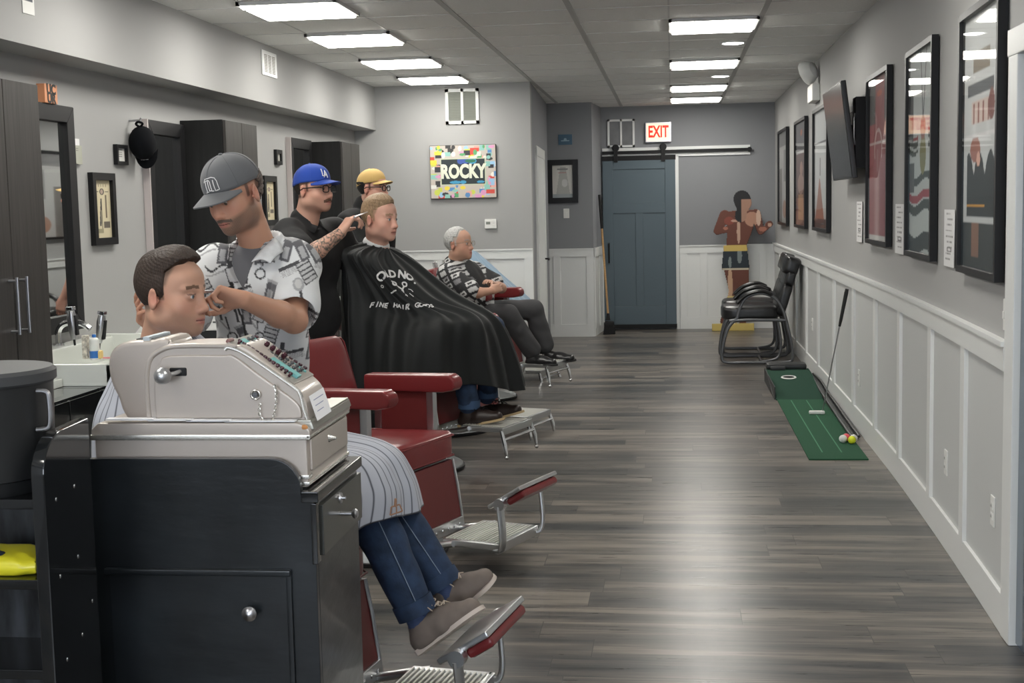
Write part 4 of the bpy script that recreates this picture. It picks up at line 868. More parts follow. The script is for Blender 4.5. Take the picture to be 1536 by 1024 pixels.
# ================================================================= guest chairs
def guest_chair(label,x,y,rz):
    e=empty('guest_chair',label,'chair','black leather guest chairs',(x,y,0),R(rz))
    def pad(name,a,b_,T,pw=6,bul=.02):
        bm=bmesh.new();bmesh.ops.create_cube(bm,size=1);bmesh.ops.subdivide_edges(bm,edges=bm.edges[:],cuts=9,use_grid_fill=True)
        for v in bm.verts:
            q=v.co*2;n_=(abs(q.x)**pw+abs(q.y)**pw+abs(q.z)**pw)**(1/pw);s=1/max(n_,1e-6)*max(abs(q.x),abs(q.y),abs(q.z))
            c=[(a[i]+b_[i])/2+q[i]*s*(b_[i]-a[i])/2 for i in range(3)]
            w=bul*math.cos(q.y*PI*2.5)*.35*(1 if max(abs(q.x),abs(q.z))>.5 else 0);c[0 if (b_[2]-a[2])>(b_[0]-a[0]) else 2]+=w*(1 if (q.x if (b_[2]-a[2])>(b_[0]-a[0]) else q.z)>0 else 0);v.co=Vector(c)
        k=MB();k.bm(bm,T);return k.build(name,M['leather'],e)
    I=Matrix.Identity(4)
    pad('seat_cushion',(-.22,-.26,.425),(.34,.26,.57),I)
    B=Matrix.Translation((-.22,0,.46))@Matrix.Rotation(R(-17),4,'Y')
    pad('backrest',(-.05,-.24,.0),(.06,.24,.34),B);pad('backrest',(-.045,-.24,.31),(.055,.24,.47),B);pad('headrest',(-.05,-.24,.42),(.095,.24,.60),B)
    for s in (-1,1):
        k=MB();yy=s*.29
        k.tube(cr([(.27,yy,.43),(.20,yy,.45),(.17,yy,.55),(.10,yy,.66),(-.04,yy,.70),(-.17,yy,.65),(-.24,yy,.55),(-.28,yy,.43)],40),.016,10)
        k.tube(cr([(-.28,yy,.43),(.16,yy,.435),(.25,yy,.40),(.31,yy,.28),(.345,yy,.08),(.30,yy,.02),(.1,yy,.016),(-.26,yy,.016),(-.34,yy,.05),(-.33,yy,.2),(-.28,yy,.43)],70),.016,10)
        k.tube(cr([(-.2,yy*.9,.43),(-.23,yy*.9,.2),(-.20,yy*.9,.06),(-.05,yy*.93,.02)],24),.014,10)
        k.build('side_frame',M['gun'],e)
        q=MB();bm=bmesh.new();q.tube(cr([(.20,yy,.60),(.1,yy,.685),(-.04,yy,.72),(-.15,yy,.68)],20),[.02]+[.03]*18+[.018],12,flat=(.7,1.1));q.build('arm_pad',M['leather'],e)
    k=MB();k.tube([(-.05,-.29,.016),(-.05,.29,.016)],.012,10);k.tube([(-.2,-.28,.42),(-.2,.28,.42)],.011,8);k.tube([(.12,-.28,.43),(.12,.28,.43)],.011,8);k.build('cross_bar',M['gun'],e)
guest_chair('nearer black leather guest chair with grey tube frame against the panelling',.82,13.55,180)
guest_chair('farther black leather guest chair, half hidden behind the nearer one',.855,14.28,180)
o=MB();o.rbox((-.10,-.03,0),(.12,.03,.035),r=.012,M=Matrix.Translation((.63,13.45,.545))@Matrix.Rotation(R(12),4,'Z'))
# ================================================================= putting mat, putter, balls
e=empty('putting_mat','long green putting mat on the floor along the panelled wall','putting mat',None,(1.0,10,0))
bx=lambda mb,a,b_:mb.box((a[0]-1.0,a[1]-10,a[2]),(b_[0]-1.0,b_[1]-10,b_[2]))
k=MB();bx(k,(.825,8.28,.0),(1.185,10.8,.008));tf=k.build('turf',M['green'],e)
k=MB()
for x in (.93,1.05):bx(k,(x-.004,8.5,.008),(x+.004,10.75,.0088))
k.build('guide_line',mat('pale_green_line',(.06,.2,.11),.9),tf)
k=MB();P2=[(.8,.0),(2.0,0),(2.0,.11),(1.75,.105),(.8,.008)];k.prism([(p[0],p[1]) for p in P2],'x',-.185,.19,bev=.002);k.build('ramp',M['green2'],e)
k=MB();k.box((-.192,.86,.0),(-.184,2.0,.10));k.prism([(.85,0),(2.0,0),(2.0,.115),(1.75,.11)],'x',-.196,-.186);k.build('ramp_side',M['blackp'],e)
k=MB();k.rbox((-.18,1.93,.10),(.17,2.1,.16),r=.02);k.rbox((-.15,1.88,.10),(-.02,1.95,.14),r=.01);k.build('back_stop',M['blackp'],e)
sl=math.atan2(.097,.95);T=Matrix.Translation((-.02,1.55,.0875))@Matrix.Rotation(sl,4,'X')
k=MB();k.lathe([(.047,0.001),(.05,.006),(.062,.006),(.066,.001)],n=32,M=T);k.V=[tuple(Vector(v)+0*Vector(v)) for v in k.V];
k.V=[tuple(T@(T.inverted()@Vector(v))) for v in k.V];k.build('cup_ring',M['whitep'],e)
k=MB();k.lathe([(.0001,.003),(.048,.003)],n=32,M=T);k.build('cup_hole',M['blackm'],e)
# (lathe applies the rotation part and translation of T)
k=MB()
path=cr([(.19,1.9,.07),(.215,1.5,.06),(.215,1.0,.035),(.21,.3,.025),(.20,-.5,.02),(.195,-1.0,.018)],40)
k.tube([Vector(p)+Vector((-.022,0,.004)) for p in path],.010,8);k.tube([Vector(p)+Vector((.03,0,.004)) for p in path],.010,8);k.tube([Vector(p)+Vector((.004,0,-.009)) for p in path],.024,10,flat=(.25,1));k.build('ball_return_track',M['blackp'],e)
pt=MB();pt.tube([(1.100,10.04,.035),(1.253,9.87,.95)],[.0045,.0062],10);pt=pt.build('putter',M['steel'],None,'golf putter leaning on the panelling with its head on the green mat','putter')
k=MB();a,b_=Vector((1.1,10.04,.035)),Vector((1.253,9.87,.95));k.tube([a+(b_-a)*t for t in (.70,.75,.97,1.0)],[.009,.012,.015,.013],12);k.build('grip',M['rubber'],pt)
k=MB();k.rbox((1.0,10.02,.009),(1.115,10.055,.035),r=.008);k.build('putter_head',M['whitep'],pt)
for i,(p,c,l) in enumerate((((1.10,8.84,.0345),'w','white golf ball at the end of the green mat, left of the yellow one'),((1.152,8.80,.0345),'y','yellow golf ball at the end of the green mat'),((1.128,8.895,.0345),'p','pink golf ball by the ball track'),((1.170,8.856,.0345),'w','white golf ball touching the wall-side edge behind the yellow ball'))):
    o=MB();bm=bmesh.new();bmesh.ops.create_icosphere(bm,subdivisions=3,radius=.0262);o.bm(bm,Matrix.Translation((0,0,0)));m_={'w':M['whitep'],'y':mat('yellow_ball',(.75,.8,.03),.35),'p':mat('pink_ball',(.8,.12,.14),.35)}[c]
    o=o.build('golf_ball',m_,None,l,'golf ball','golf balls beside the putting mat');o.location=(p[0],p[1],p[2])
# ================================================================= broom
a=at(899,292,Y=16.6);b_=at(912,470,Y=16.5)
o=MB();o.tube([a+(b_-a)*.28,b_],.013,10);o=o.build('push_broom',M['wood'],None,'broom with black and wood handle leaning beside the sliding door','broom')
k=MB();k.tube([a,a+(b_-a)*.285],.016,10);k.build('handle_sleeve',M['blackm'],o)
k=MB();k.tube([b_,b_+Vector((0,-.02,-.08))],[.018,.03],10);k.rbox((b_.x-.045,b_.y-.09,.07),(b_.x+.075,b_.y+.03,.16),r=.02);k.prism([(b_.x-.06,.0),(b_.x+.09,.0),(b_.x+.075,.1),(b_.x-.045,.1)],'y',b_.y-.09,b_.y+.03,bev=.005);k.build('brush_head',M['blackm'],o)
# ================================================================= television
Yc=9.475;T=frameM((1.13,Yc,2.047),(0,-1,0),(-.08,0,.635))
o=MB();o.rbox((-.525,-.318,-.035),(.525,.318,0),r=.006,M=T);o=o.build('television',M['blackp'],None,'flat black television tilted down on a wall mount','television')
k=MB();k.box((-.515,-.305,.0005),(.515,.308,.002),M=T);k.build('screen',mat('dark_screen',(.012,.0125,.014),.22,spec=.35),o)
k=MB();k.rbox((1.19,8.98,1.80),(1.272,9.12,2.26),r=.006);k.rbox((1.24,9.12,1.85),(1.272,9.9,1.95),r=.004);k.rbox((1.24,9.12,2.1),(1.272,9.9,2.2),r=.004);k.rbox((1.14,9.4,1.95),(1.26,9.44,2.1),r=.004);k.rbox((1.16,9.7,1.95),(1.26,9.74,2.1),r=.004);k.build('wall_mount',M['blackm'],o)
k=MB();k.tube([(1.186,8.975,1.95),(1.18,8.96,2.0),(1.18,8.96,2.12),(1.186,8.975,2.15)],.006,8);k.build('mount_lever',M['steel'],o)
# ================================================================= cardboard standee of a boxer (generic)
def seg(u,v,a,b_,ra,rb=None):
    rb=ra if rb is None else rb;ax,ay=a;bx_,by=b_;dx,dy=bx_-ax,by-ay;t=np.clip(((u-ax)*dx+(v-ay)*dy)/(dx*dx+dy*dy),0,1)
    return np.hypot(u-ax-t*dx,v-ay-t*dy)-(ra+(rb-ra)*t)
q=lambda px,py:((px-1115)/119.,(496-py)/119.)
def boxer(u,v):
    head=np.minimum(seg(u,v,q(1122,302),q(1124,308),.105),seg(u,v,q(1122,314),q(1120,328),.06))
    tor=np.minimum(seg(u,v,q(1100,330),q(1140,328),.085),seg(u,v,q(1119,342),q(1114,368),.165,.125))
    armL=np.minimum(seg(u,v,q(1097,326),q(1086,348),.07,.05),seg(u,v,q(1086,349),q(1102,346),.045,.04))
    armR=np.minimum(seg(u,v,q(1142,325),q(1149,350),.065,.045),np.minimum(seg(u,v,q(1149,351),q(1160,343),.038,.03),seg(u,v,q(1160,341),q(1162,340),.042)))
    legs=np.minimum(np.minimum(seg(u,v,q(1104,400),q(1110,440),.085,.06),seg(u,v,q(1108,440),q(1094,482),.055,.045)),np.minimum(seg(u,v,q(1122,400),q(1124,440),.085,.06),seg(u,v,q(1124,440),q(1122,485),.055,.045)))
    sh=np.maximum(np.abs(u-q(1112,0)[0])-.145-.03*((q(0,372)[1]-v)/.3),np.abs(v-q(0,388)[1])-.15)
    base=np.maximum(np.abs(u-q(1108,0)[0])-.26,np.abs(v-.045)-.05)
    return head,tor,np.minimum(armL,armR),legs,sh,base
n=.0075;xs_=np.arange(-.32,.45,n);zs_=np.arange(0,1.85,n);U,Vv=np.meshgrid(xs_,zs_)
ds=boxer(U.ravel(),Vv.ravel());inside=np.minimum.reduce(ds)<.002
u,v=U.ravel(),Vv.ravel();c=col(len(u),(.11,.035,.022))
bl=lambda px,py,rx,ry:((u-q(px,py)[0])/rx)**2+((v-q(px,py)[1])/ry)**2<1
c[bl(1103,334,.06,.05)]=(.19,.045,.03);c[bl(1136,332,.085,.09)]=(.36,.19,.13);c[bl(1146,330,.03,.1)]=(.5,.34,.26);c[bl(1117,350,.022,.15)]=(.42,.27,.2);c[bl(1112,334,.05,.018)]=(.42,.25,.19);c[bl(1152,347,.05,.03)]=(.3,.12,.08);c[bl(1162,341,.025,.025)]=(.5,.3,.22)
c[bl(1104,430,.03,.24)]=(.45,.28,.18);c[bl(1112,458,.03,.08)]=(.36,.2,.12);c[bl(1098,345,.03,.02)]=(.3,.12,.08)
c[(ds[0]<.01)]=(.30,.17,.12);c[(ds[0]<.01)&((v>1.62)|(u<.05))]=(.008,.008,.01)
s_=(ds[4]<.002)&(v<1.06);c[s_]=(.012,.02,.028);c[s_&(bl(1118,385,.03,.1)|bl(1104,395,.02,.07))]=(.16,.19,.19);c[s_&(v>.985)]=(.5,.36,.1);c[s_&(v<.78)]=(.45,.4,.3)
c[ds[5]<.002]=(.55,.42,.13);c[(ds[3]<.005)&(np.abs(v-.42)<.012)&(ds[5]>0)]=(.6,.5,.2)
ny,nx=U.shape;idx=np.arange(ny*nx).reshape(ny,nx);Ii=inside.reshape(ny,nx);cell=Ii[:-1,:-1]&Ii[:-1,1:]&Ii[1:,1:]&Ii[1:,:-1]
F=np.stack([idx[:-1,:-1],idx[:-1,1:],idx[1:,1:],idx[1:,:-1]],-1)[cell]
use=np.unique(F);rm=np.full(nx*ny,-1);rm[use]=np.arange(len(use));V=np.stack([u[use]+.80,np.full(len(use),16.72)-0*u[use],v[use]],1);V[:,1]+=V[:,2]*.06
o=mesh('cardboard_standee',V,rm[F],M['vc'],None,colors=c[use]);setp(o,'life-size cardboard cutout of a bare-chested boxer in dark shorts in the far corner','cardboard cutout')
sm=o.modifiers.new('board','SOLIDIFY');sm.thickness=.006
rebase(o,(.80,16.72,0))
k=MB();k.prism([(16.735,.0),(17.0,.0),(16.76,.6)],'x',.78,.786);st=k.build('support_strut',M['tan'],None);st.parent=o;st.location=-Vector((.80,16.72,0))
# ================================================================= organic modelling: distance fields -> surface nets
class Field:
    """rectilinear grid with finer spacing inside the given boxes"""
    def __init__(s,lo,hi,h,fine=[]):
        s.ax=[]
        for k in range(3):
            p=[lo[k]]
            while p[-1]<hi[k]:
                st=h
                for (c,r,hf) in fine:
                    if abs(p[-1]-c[k])<r:st=min(st,hf)
                p.append(p[-1]+st)
            s.ax.append(np.array(p,np.float32))
        s.d=np.full([len(a) for a in s.ax],.3,np.float32)
    def sl(s,lo,hi):
        return tuple(slice(max(0,np.searchsorted(a,l)-1),min(len(a),np.searchsorted(a,h_)+1)) for a,l,h_ in zip(s.ax,lo,hi))
    def grid(s,sl):return np.meshgrid(*[a[q] for a,q in zip(s.ax,sl)],indexing='ij')
    def comb(s,sl,v,k,op):
        if v.size==0:return
        d=s.d[sl]
        if op=='u':
            if k>0:
                h=np.clip(k-np.abs(d-v),0,None)/k;s.d[sl]=np.minimum(d,v)-h*h*k*.25
            else:s.d[sl]=np.minimum(d,v)
        else:
            w=-v
            if k>0:
                h=np.clip(k-np.abs(d-w),0,None)/k;s.d[sl]=np.maximum(d,w)+h*h*k*.25
            else:s.d[sl]=np.maximum(d,w)
    def cap(s,a,b,ra,rb=None,k=.02,op='u',flat=None):
        """tapered capsule; flat=(axis vector, factor) squashes it along that axis"""
        rb=ra if rb is None else rb;a=np.array(a,float);b=np.array(b,float);m=max(ra,rb)*(1 if flat is None else max(1,flat[1]))+k+.03
        sl=s.sl(np.minimum(a,b)-m,np.maximum(a,b)+m);X,Y,Z=s.grid(sl)
        ab=b-a;L=max(ab@ab,1e-9);P=[X-a[0],Y-a[1],Z-a[2]];t=np.clip((P[0]*ab[0]+P[1]*ab[1]+P[2]*ab[2])/L,0,1)
        Q=[P[i]-t*ab[i] for i in range(3)]
        if flat is not None:
            n=np.array(flat[0],float);n/=np.linalg.norm(n);q=Q[0]*n[0]+Q[1]*n[1]+Q[2]*n[2];g=1/flat[1]-1
            Q=[Q[i]+n[i]*q*g for i in range(3)]
        s.comb(sl,np.sqrt(Q[0]**2+Q[1]**2+Q[2]**2)-(ra+(rb-ra)*t),k,op)
    def ell(s,c,r,M3=None,k=.02,op='u',p=2):
        c=np.array(c,float);r=np.array(r,float);m=r.max()+k+.03;sl=s.sl(c-m,c+m);X,Y,Z=s.grid(sl)
        P=np.stack([X-c[0],Y-c[1],Z-c[2]],-1)
        if M3 is not None:P=P@M3           # world -> local (columns are local axes)
        if p==2:n=np.sqrt(((P/r)**2).sum(-1))
        else:n=(np.abs(P/r)**p).sum(-1)**(1/p)
        g=np.sqrt(((P/r**2)**2).sum(-1))+1e-6
        s.comb(sl,n*(n-1)/g if p==2 else (n-1)*r.min(),k,op)
    def fn(s,lo,hi,f,k=0,op='u'):
        sl=s.sl(lo,hi);X,Y,Z=s.grid(sl);s.comb(sl,f(X,Y,Z),k,op)
    def mesh(s):
        d=s.d;ins=d<0;A=s.ax
        nx,ny,nz=d.shape
        c=[ins[i:nx-1+i,j:ny-1+j,k:nz-1+k] for i in(0,1) for j in(0,1) for k in(0,1)]
        n=sum(q.astype(np.int8) for q in c);act=(n>0)&(n<8);I,J,K=np.nonzero(act);N=len(I)
        vid=np.full(act.shape,-1,np.int32);vid[I,J,K]=np.arange(N)
        S=np.zeros((N,3));W=np.zeros(N)
        co=[(i,j,k) for i in(0,1) for j in(0,1) for k in(0,1)]
        for a in range(3):
            for (i,j,k) in co:
                if (i,j,k)[a]==1:continue
                e=[i,j,k];e[a]=1
                d0=d[I+i,J+j,K+k];d1=d[I+e[0],J+e[1],K+e[2]];m=(d0<0)!=(d1<0);t=np.where(m,d0/(d0-d1+1e-12),0)
                p0=np.stack([A[0][I+i],A[1][J+j],A[2][K+k]],1);p1=np.stack([A[0][I+e[0]],A[1][J+e[1]],A[2][K+e[2]]],1)
                S+=np.where(m[:,None],p0+(p1-p0)*t[:,None],0);W+=m
        V=S/W[:,None];Fs=[]
        for a in range(3):
            b,c_=(a+1)%3,(a+2)%3
            sl0=[slice(None)]*3;sl1=[slice(None)]*3;sl0[a]=slice(0,-1);sl1[a]=slice(1,None)
            e=ins[tuple(sl0)]!=ins[tuple(sl1)];P=np.array(np.nonzero(e)).T
            P=P[(P[:,b]>0)&(P[:,c_]>0)&(P[:,b]<d.shape[b]-1)&(P[:,c_]<d.shape[c_]-1)]
            def g(ob,oc):
                Q=P.copy();Q[:,b]-=ob;Q[:,c_]-=oc;return vid[Q[:,0],Q[:,1],Q[:,2]]
            q=np.stack([g(1,1),g(0,1),g(0,0),g(1,0)],1);fl=~ins[P[:,0],P[:,1],P[:,2]];q[fl]=q[fl][:,::-1];Fs.append(q)
        F=np.concatenate(Fs);F=F[(F>=0).all(1)];return V,F
def smooth_v(V,F,it=2,lam=.5,mask=None):
    E=np.concatenate([F[:,[0,1]],F[:,[1,2]],F[:,[2,3]],F[:,[3,0]]]);n=len(V);deg=np.bincount(E.ravel(),minlength=n)[:,None]
    for _ in range(it):
        S=np.zeros_like(V)
        for c in range(3):S[:,c]=np.bincount(E[:,0],V[E[:,1],c],n)+np.bincount(E[:,1],V[E[:,0],c],n)
        V=V+lam*(S/np.maximum(deg,1)-V)*(1 if mask is None else mask[:,None])
    return V
def A_(v):return np.array(v,float)
def rotm(yaw,pitch=0,roll=0):
    """columns = forward(x), left(y), up(z); pitch>0 looks down"""
    return np.array((Matrix.Rotation(yaw,3,'Z')@Matrix.Rotation(pitch,3,'Y')@Matrix.Rotation(roll,3,'X')))
SKIN=dict(base=(.50,.27,.185))
def head(Fd,c,R3,s=1.,jaw=1.,nose=1.,cheek=0.):
    """adds a head to the field; c = centre between the ears at eye level, R3 columns fwd/left/up"""
    w=lambda p:A_(c)+R3@(A_(p)*s)
    e=lambda p,r,k=.02,op='u',M3=None:Fd.ell(w(p),A_(r)*s,R3 if M3 is None else R3@M3,k*s,op)
    e((-.012,0,.035),(.098,.077,.088),.0)
    e((.03,0,-.022),(.060,.064,.088),.03)
    e((.018,0,-.062),(.064*jaw,.056*jaw,.05),.03)
    e((.076,0,-.098),(.021,.024,.019),.03)
    e((.052,0,-.058),(.046,.043,.040),.025)
    e((.052,0,.050),(.034,.046,.030),.04)
    for t in (1,-1):
        e((.052,t*.043,-.030),(.026+cheek,.022+cheek,.026),.025)
        e((.0,t*.052*jaw,-.066),(.03,.016,.022),.03)
        Fd.cap(w((.086,t*.010,.020)),w((.074,t*.046,.022)),.0095*s,.008*s,.014*s)
    Fd.cap(w((.092,0,.012)),w((.106,0,-.030)),.0085*s,.0105*s*nose,.016*s)
    e((.109,0,-.037),(.013,.0125,.0105),.010)
    for t in (1,-1):
        e((.099,t*.014,-.042),(.011,.0078,.008),.008)
        Fd.ell(w((.104,t*.034,.001)),A_((.022,.0175,.0135))*s,R3,.010*s,'s')      # eye socket
        Fd.ell(w((.078,t*.032,.0)),A_((.0150,.0165,.0125))*s,R3,.006*s)         # lids
        Fd.ell(w((.0925,t*.0325,-.0008)),A_((.0085,.0118,.0036))*s,R3,.0015*s,'s')      # opening
        Fd.ell(w((.106,t*.0065,-.0515)),A_((.004,.0032,.003))*s,R3,.002*s,'s') # nostril
    Fd.cap(w((.088,-.022,-.0675)),w((.098,0,-.0645)),.0042*s,.0055*s,.007*s);Fd.cap(w((.098,0,-.0645)),w((.088,.022,-.0675)),.0055*s,.0042*s,.007*s)
    Fd.cap(w((.0915,-.013,-.0765)),w((.0915,.013,-.0765)),.0062*s,.0062*s,.008*s)
    Fd.cap(w((.097,-.024,-.0708)),w((.1055,0,-.0700)),.0024*s,.0024*s,.002*s,'s');Fd.cap(w((.1055,0,-.0700)),w((.097,.024,-.0708)),.0024*s,.0024*s,.002*s,'s')
    for t in (1,-1):
        q=rotm(t*R(22),0,0)
        Fd.ell(w((-.010,t*.082,-.010)),A_((.019,.0065,.032))*s,R3@q,.006*s)
        Fd.ell(w((-.004,t*.090,-.006)),A_((.011,.006,.019))*s,R3@q,.004*s,'s')
        Fd.ell(w((.004,t*.080,-.014)),A_((.006,.005,.007))*s,R3,.004*s)
def headcols(V,c,R3,s,C,brow=(.06,.035,.02),beard=None,bcol=(.10,.075,.06),lip=(.42,.15,.13),hairc=None,stache=None,red=.0):
    """paint skin features in the head's own frame"""
    P=((V-A_(c))@R3)/s;x,y,z=P.T
    near=(np.abs(P)<[.14,.11,.16]).all(1)
    def blend(m,col,a):
        m=np.clip(m,0,1)*a*near;C[:]=C*(1-m[:,None])+A_(col)*m[:,None]
    g=lambda p,r:np.exp(-(((P-A_(p))/A_(r))**2).sum(1))
    ay=np.abs(y)
    blend(g((.10,0,-.038),(.025,.02,.022)),(.60,.22,.17),.35+red)
    for t in(1,-1):blend(g((.07,t*.045,-.03),(.03,.025,.025)),(.60,.24,.18),.35+red);blend(g((-.0,t*.085,-.01),(.03,.02,.03)),(.60,.22,.17),.5)
    fr=x>.04
    b_=fr&(ay>.012)&(ay<.053)&(np.abs(z-(.0245+.10*(ay-.015)*(ay<.035)+.002-.12*np.clip(ay-.035,0,1)))<.0048)
    blend(b_.astype(float),brow,.85)
    blend((fr&(ay>.018)&(ay<.047)&(np.abs(z-.0052)<.0024)).astype(float),(.08,.04,.03),.7)
    blend(np.exp(-((z+.0665)/.0050)**2-((ay)/.025)**4)*(x>.078),lip,.8);blend(np.exp(-((z+.077)/.0055)**2-((ay)/.021)**4)*(x>.078),lip,.85)
    blend((np.abs(z+.0705)<.0018)&(ay<.025)&(x>.078),(.12,.03,.03),.9)
    n_=.5+.5*np.sin(x*900+z*700)*np.sin(y*800+z*900)
    if beard:
        zl=-.022-.36*np.clip(x,0,1);m=np.clip((zl-z)/.016+.3,0,1)*np.clip((x+.016)/.016,0,1)*np.clip((z+.128)/.014,0,1)
        m*=1-np.exp(-((z+.0715)/.010)**4-(ay/.025)**4)*(x>.075)
        blend(m*(.62+.38*np.exp(-((x-.085)/.028)**2)+.25*np.exp(-((x-.02)/.02)**2)),bcol,beard*(.7+.3*n_))
    if stache:
        m=(np.abs(z+.0575-.22*ay*0+.25*np.clip(ay-.012,0,1))<.0052)&(ay<.034)&(x>.07);blend(m.astype(float),bcol,stache)
    if hairc is not None:
        k1=np.clip((z-.022)/.012,0,1)*np.clip((.034+.3*(z-.04)-x)/.010,0,1);k2=np.clip((-.024-x)/.01,0,1)*np.clip((z+.052)/.012,0,1);k3=np.clip((.009-np.abs(x-.014))/.004,0,1)*np.clip((z+.014)/.006,0,1)*(ay>.06)
        blend(np.maximum(np.maximum(k1,k2),k3),hairc,.8)
    return C
def eyes(c,R3,s,parent,iris=(.09,.12,.16),look=(1,0,0)):
    for t in (1,-1):
        k=MB();p=A_(c)+R3@(A_((.0795,t*.0322,-.0005))*s);k.sph(p,.0124*s,20);o=k.build('eyeball',M['eyew'],parent)
        d=A_(look)/np.linalg.norm(look);dw=R3@d;q=p+dw*.0096*s
        k=MB();F_=frameM(q,R3@A_((0,1,0)),R3@A_((0,0,1)));F_=frameM(q,R3[:,1],np.cross(dw,R3[:,1]));k.lathe([(.0001,.0035),(.0045,.0030),(.0062,.0016),(.0066,.0)],n=16,M=F_.to_3x3().to_4x4()@Matrix.Diagonal((s,s,s,1)),c=q)
        i=k.build('iris',mat('iris',iris,.15,coat=.5),o)
        k=MB();k.lathe([(.0001,.0042),(.0026,.0038)],n=12,M=F_.to_3x3().to_4x4()@Matrix.Diagonal((s,s,s,1)),c=q);k.build('pupil',M['black'],o)
M['eyew']=mat('eye_white',(.55,.52,.50),.2,coat=.5)
M['skin']=mat('skin',(.5,.3,.2),.48,vcol=True,sss=.10,spec=.35,bump=((1,1,1),260,.12,.0012))
def hand(Fd,wr,dirv,palmn,s=1.,curl=(.5,.5,.55,.6),thumb=.5,side=1,spread=.1,pinch=None):
    """wr wrist point, dirv towards knuckles, palmn = direction the palm faces; side=+1: thumb lies on cross(dirv,palmn)"""
    d=A_(dirv);d/=np.linalg.norm(d);n=A_(palmn);n-=d*(n@d);n/=np.linalg.norm(n);t=np.cross(d,n)*side
    wr=A_(wr)
    W=lambda a,b,c:wr+(d*a+t*b+n*c)*s
    Fd.cap(W(0,0,0),W(.03,0,0),.026*s,.03*s,.02,flat=(n,.62))
    for q in (-.026,-.008,.010,.027):Fd.cap(W(.025,q*.7,0),W(.082,q,-.002),.0155*s,.0125*s,.014,flat=(n,.95))
    Fd.cap(W(.02,.024,.008),W(.05,.03,.012),.016*s,.014*s,.015)
    ln=((.042,.026,.020),(.047,.030,.022),(.043,.028,.021),(.034,.021,.018))
    for i,q in enumerate((.027,.009,-.009,-.026)):
        p=W(.086,q,0);a=0;dd=d+t*spread*(1.2-i*.8)*.5;dd/=np.linalg.norm(dd);c=curl[i]
        for j,L in enumerate(ln[i]):
            a+=c*(1.1,1.25,.8)[j];v=dd*math.cos(a)+n*math.sin(a);p2=p+v*L*s;r=(.0092,.0082,.0073,.0066)
            Fd.cap(p,p2,r[j]*s,r[j+1]*s,.0035);p=p2
    p=W(.025,.030,.012)
    for L,(x_,y_,z_),r0,r1 in ((.038,(.62,.60,.35+thumb*.4),.0125,.0108),(.030,(.80,.25-.2*thumb,.35+thumb*.6),.0105,.0095),(.024,(.85,-.1*thumb,.3+thumb*.5),.0095,.0075)):
        v=d*x_+t*y_+n*z_;v/=np.linalg.norm(v);p2=p+v*L*s;Fd.cap(p,p2,r0*s,r1*s,.005);p=p2
def finish(Fd,name,mt,parent=None,it=2,colf=None,smf=True,disp=None,label=None):
    V,F=Fd.mesh();V=smooth_v(V,F,it)
    if disp is not None:
        E=V[F];N_=np.cross(E[:,2]-E[:,0],E[:,3]-E[:,1]);nv=np.zeros_like(V)
        for k in range(4):
            for c in range(3):nv[:,c]+=np.bincount(F[:,k],N_[:,c],len(V))
        nv/=np.linalg.norm(nv,axis=1,keepdims=True)+1e-9;V=V+nv*disp(V,nv)[:,None]
    C=colf(V) if colf else None
    o=mesh(name,V,F,mt,parent,smf,C);return setp(o,label)
def base_skin(V,c=(.50,.285,.20)):
    C=np.tile(A_(c),(len(V),1));n=np.sin(V[:,0]*37+V[:,2]*29)*np.sin(V[:,1]*41+V[:,2]*23);return C*(1+.04*n)[:,None]
# ---- caps, glasses, hair
def cap_hat(c,R3,s,mt,parent,name='baseball_cap',tilt=0,bw=.078,bl=.072,height=.096,label=None,bm_=None):
    """crown sits on the cranium; brim forward"""
    T=Matrix(((R3[0,0],R3[0,1],R3[0,2],c[0]),(R3[1,0],R3[1,1],R3[1,2],c[1]),(R3[2,0],R3[2,1],R3[2,2],c[2]),(0,0,0,1)))@Matrix.Rotation(tilt,4,'Y')@Matrix.Diagonal((s,s,s,1))
    n,m=56,18;V=[];F=[]
    O=Vector((-.008,0,.034))
    for i in range(m+1):
        ph=i/m*PI/2*1.0
        for j in range(n):
            th=2*PI*j/n;r=math.cos(ph)**.86;x=.104*r*math.cos(th);y=.084*r*math.sin(th);z=height*math.sin(ph)**.92
            if math.cos(th)>0:x+=.006*math.sin(ph*2)*math.cos(th)
            seam=1-.008*(abs(math.cos(3*th))**24 if 0 else max(0,1-abs(((th/(PI/3))%1)-.5)*-1) *0)
            z-= .016*(math.cos(th)<0)*(-math.cos(th))*(1-i/m)
            V.append(O+Vector((x,y,z)))
    for i in range(m):
        for j in range(n):F.append((i*n+j,i*n+(j+1)%n,(i+1)*n+(j+1)%n,(i+1)*n+j))
    k=MB();k.add([T@v for v in V],F,True);o=k.build(name,mt,parent,label=label)
    sm=o.modifiers.new('cloth','SOLIDIFY');sm.thickness=.003
    # six seams and button
    k=MB()
    for a in range(6):
        th=a*PI/3+PI/6*0;pts=[]
        for i in range(14):
            ph=i/14*PI/2;r=math.cos(ph)**.86;x=.1045*r*math.cos(th);y=.0845*r*math.sin(th)
            if math.cos(th)>0:x+=.006*math.sin(ph*2)*math.cos(th)
            pts.append(T@(O+Vector((x,y,height*math.sin(ph)**.92+.0005-(.016*(math.cos(th)<0)*(-math.cos(th))*(1-i/14))))))
        k.tube(pts,.0011,6)
    k.sph(T@(O+Vector((0,0,height+.001))),(.008,.008,.004),12);k.build('seams',mt,o)
    B=T@Matrix.Translation(O+Vector((.014,0,.018)))
    brim('brim',B@Matrix.Rotation(R(9),4,'Y'),bl,bw,bm_ or mt,o,droop=.016,n=18)
    return o,T,O
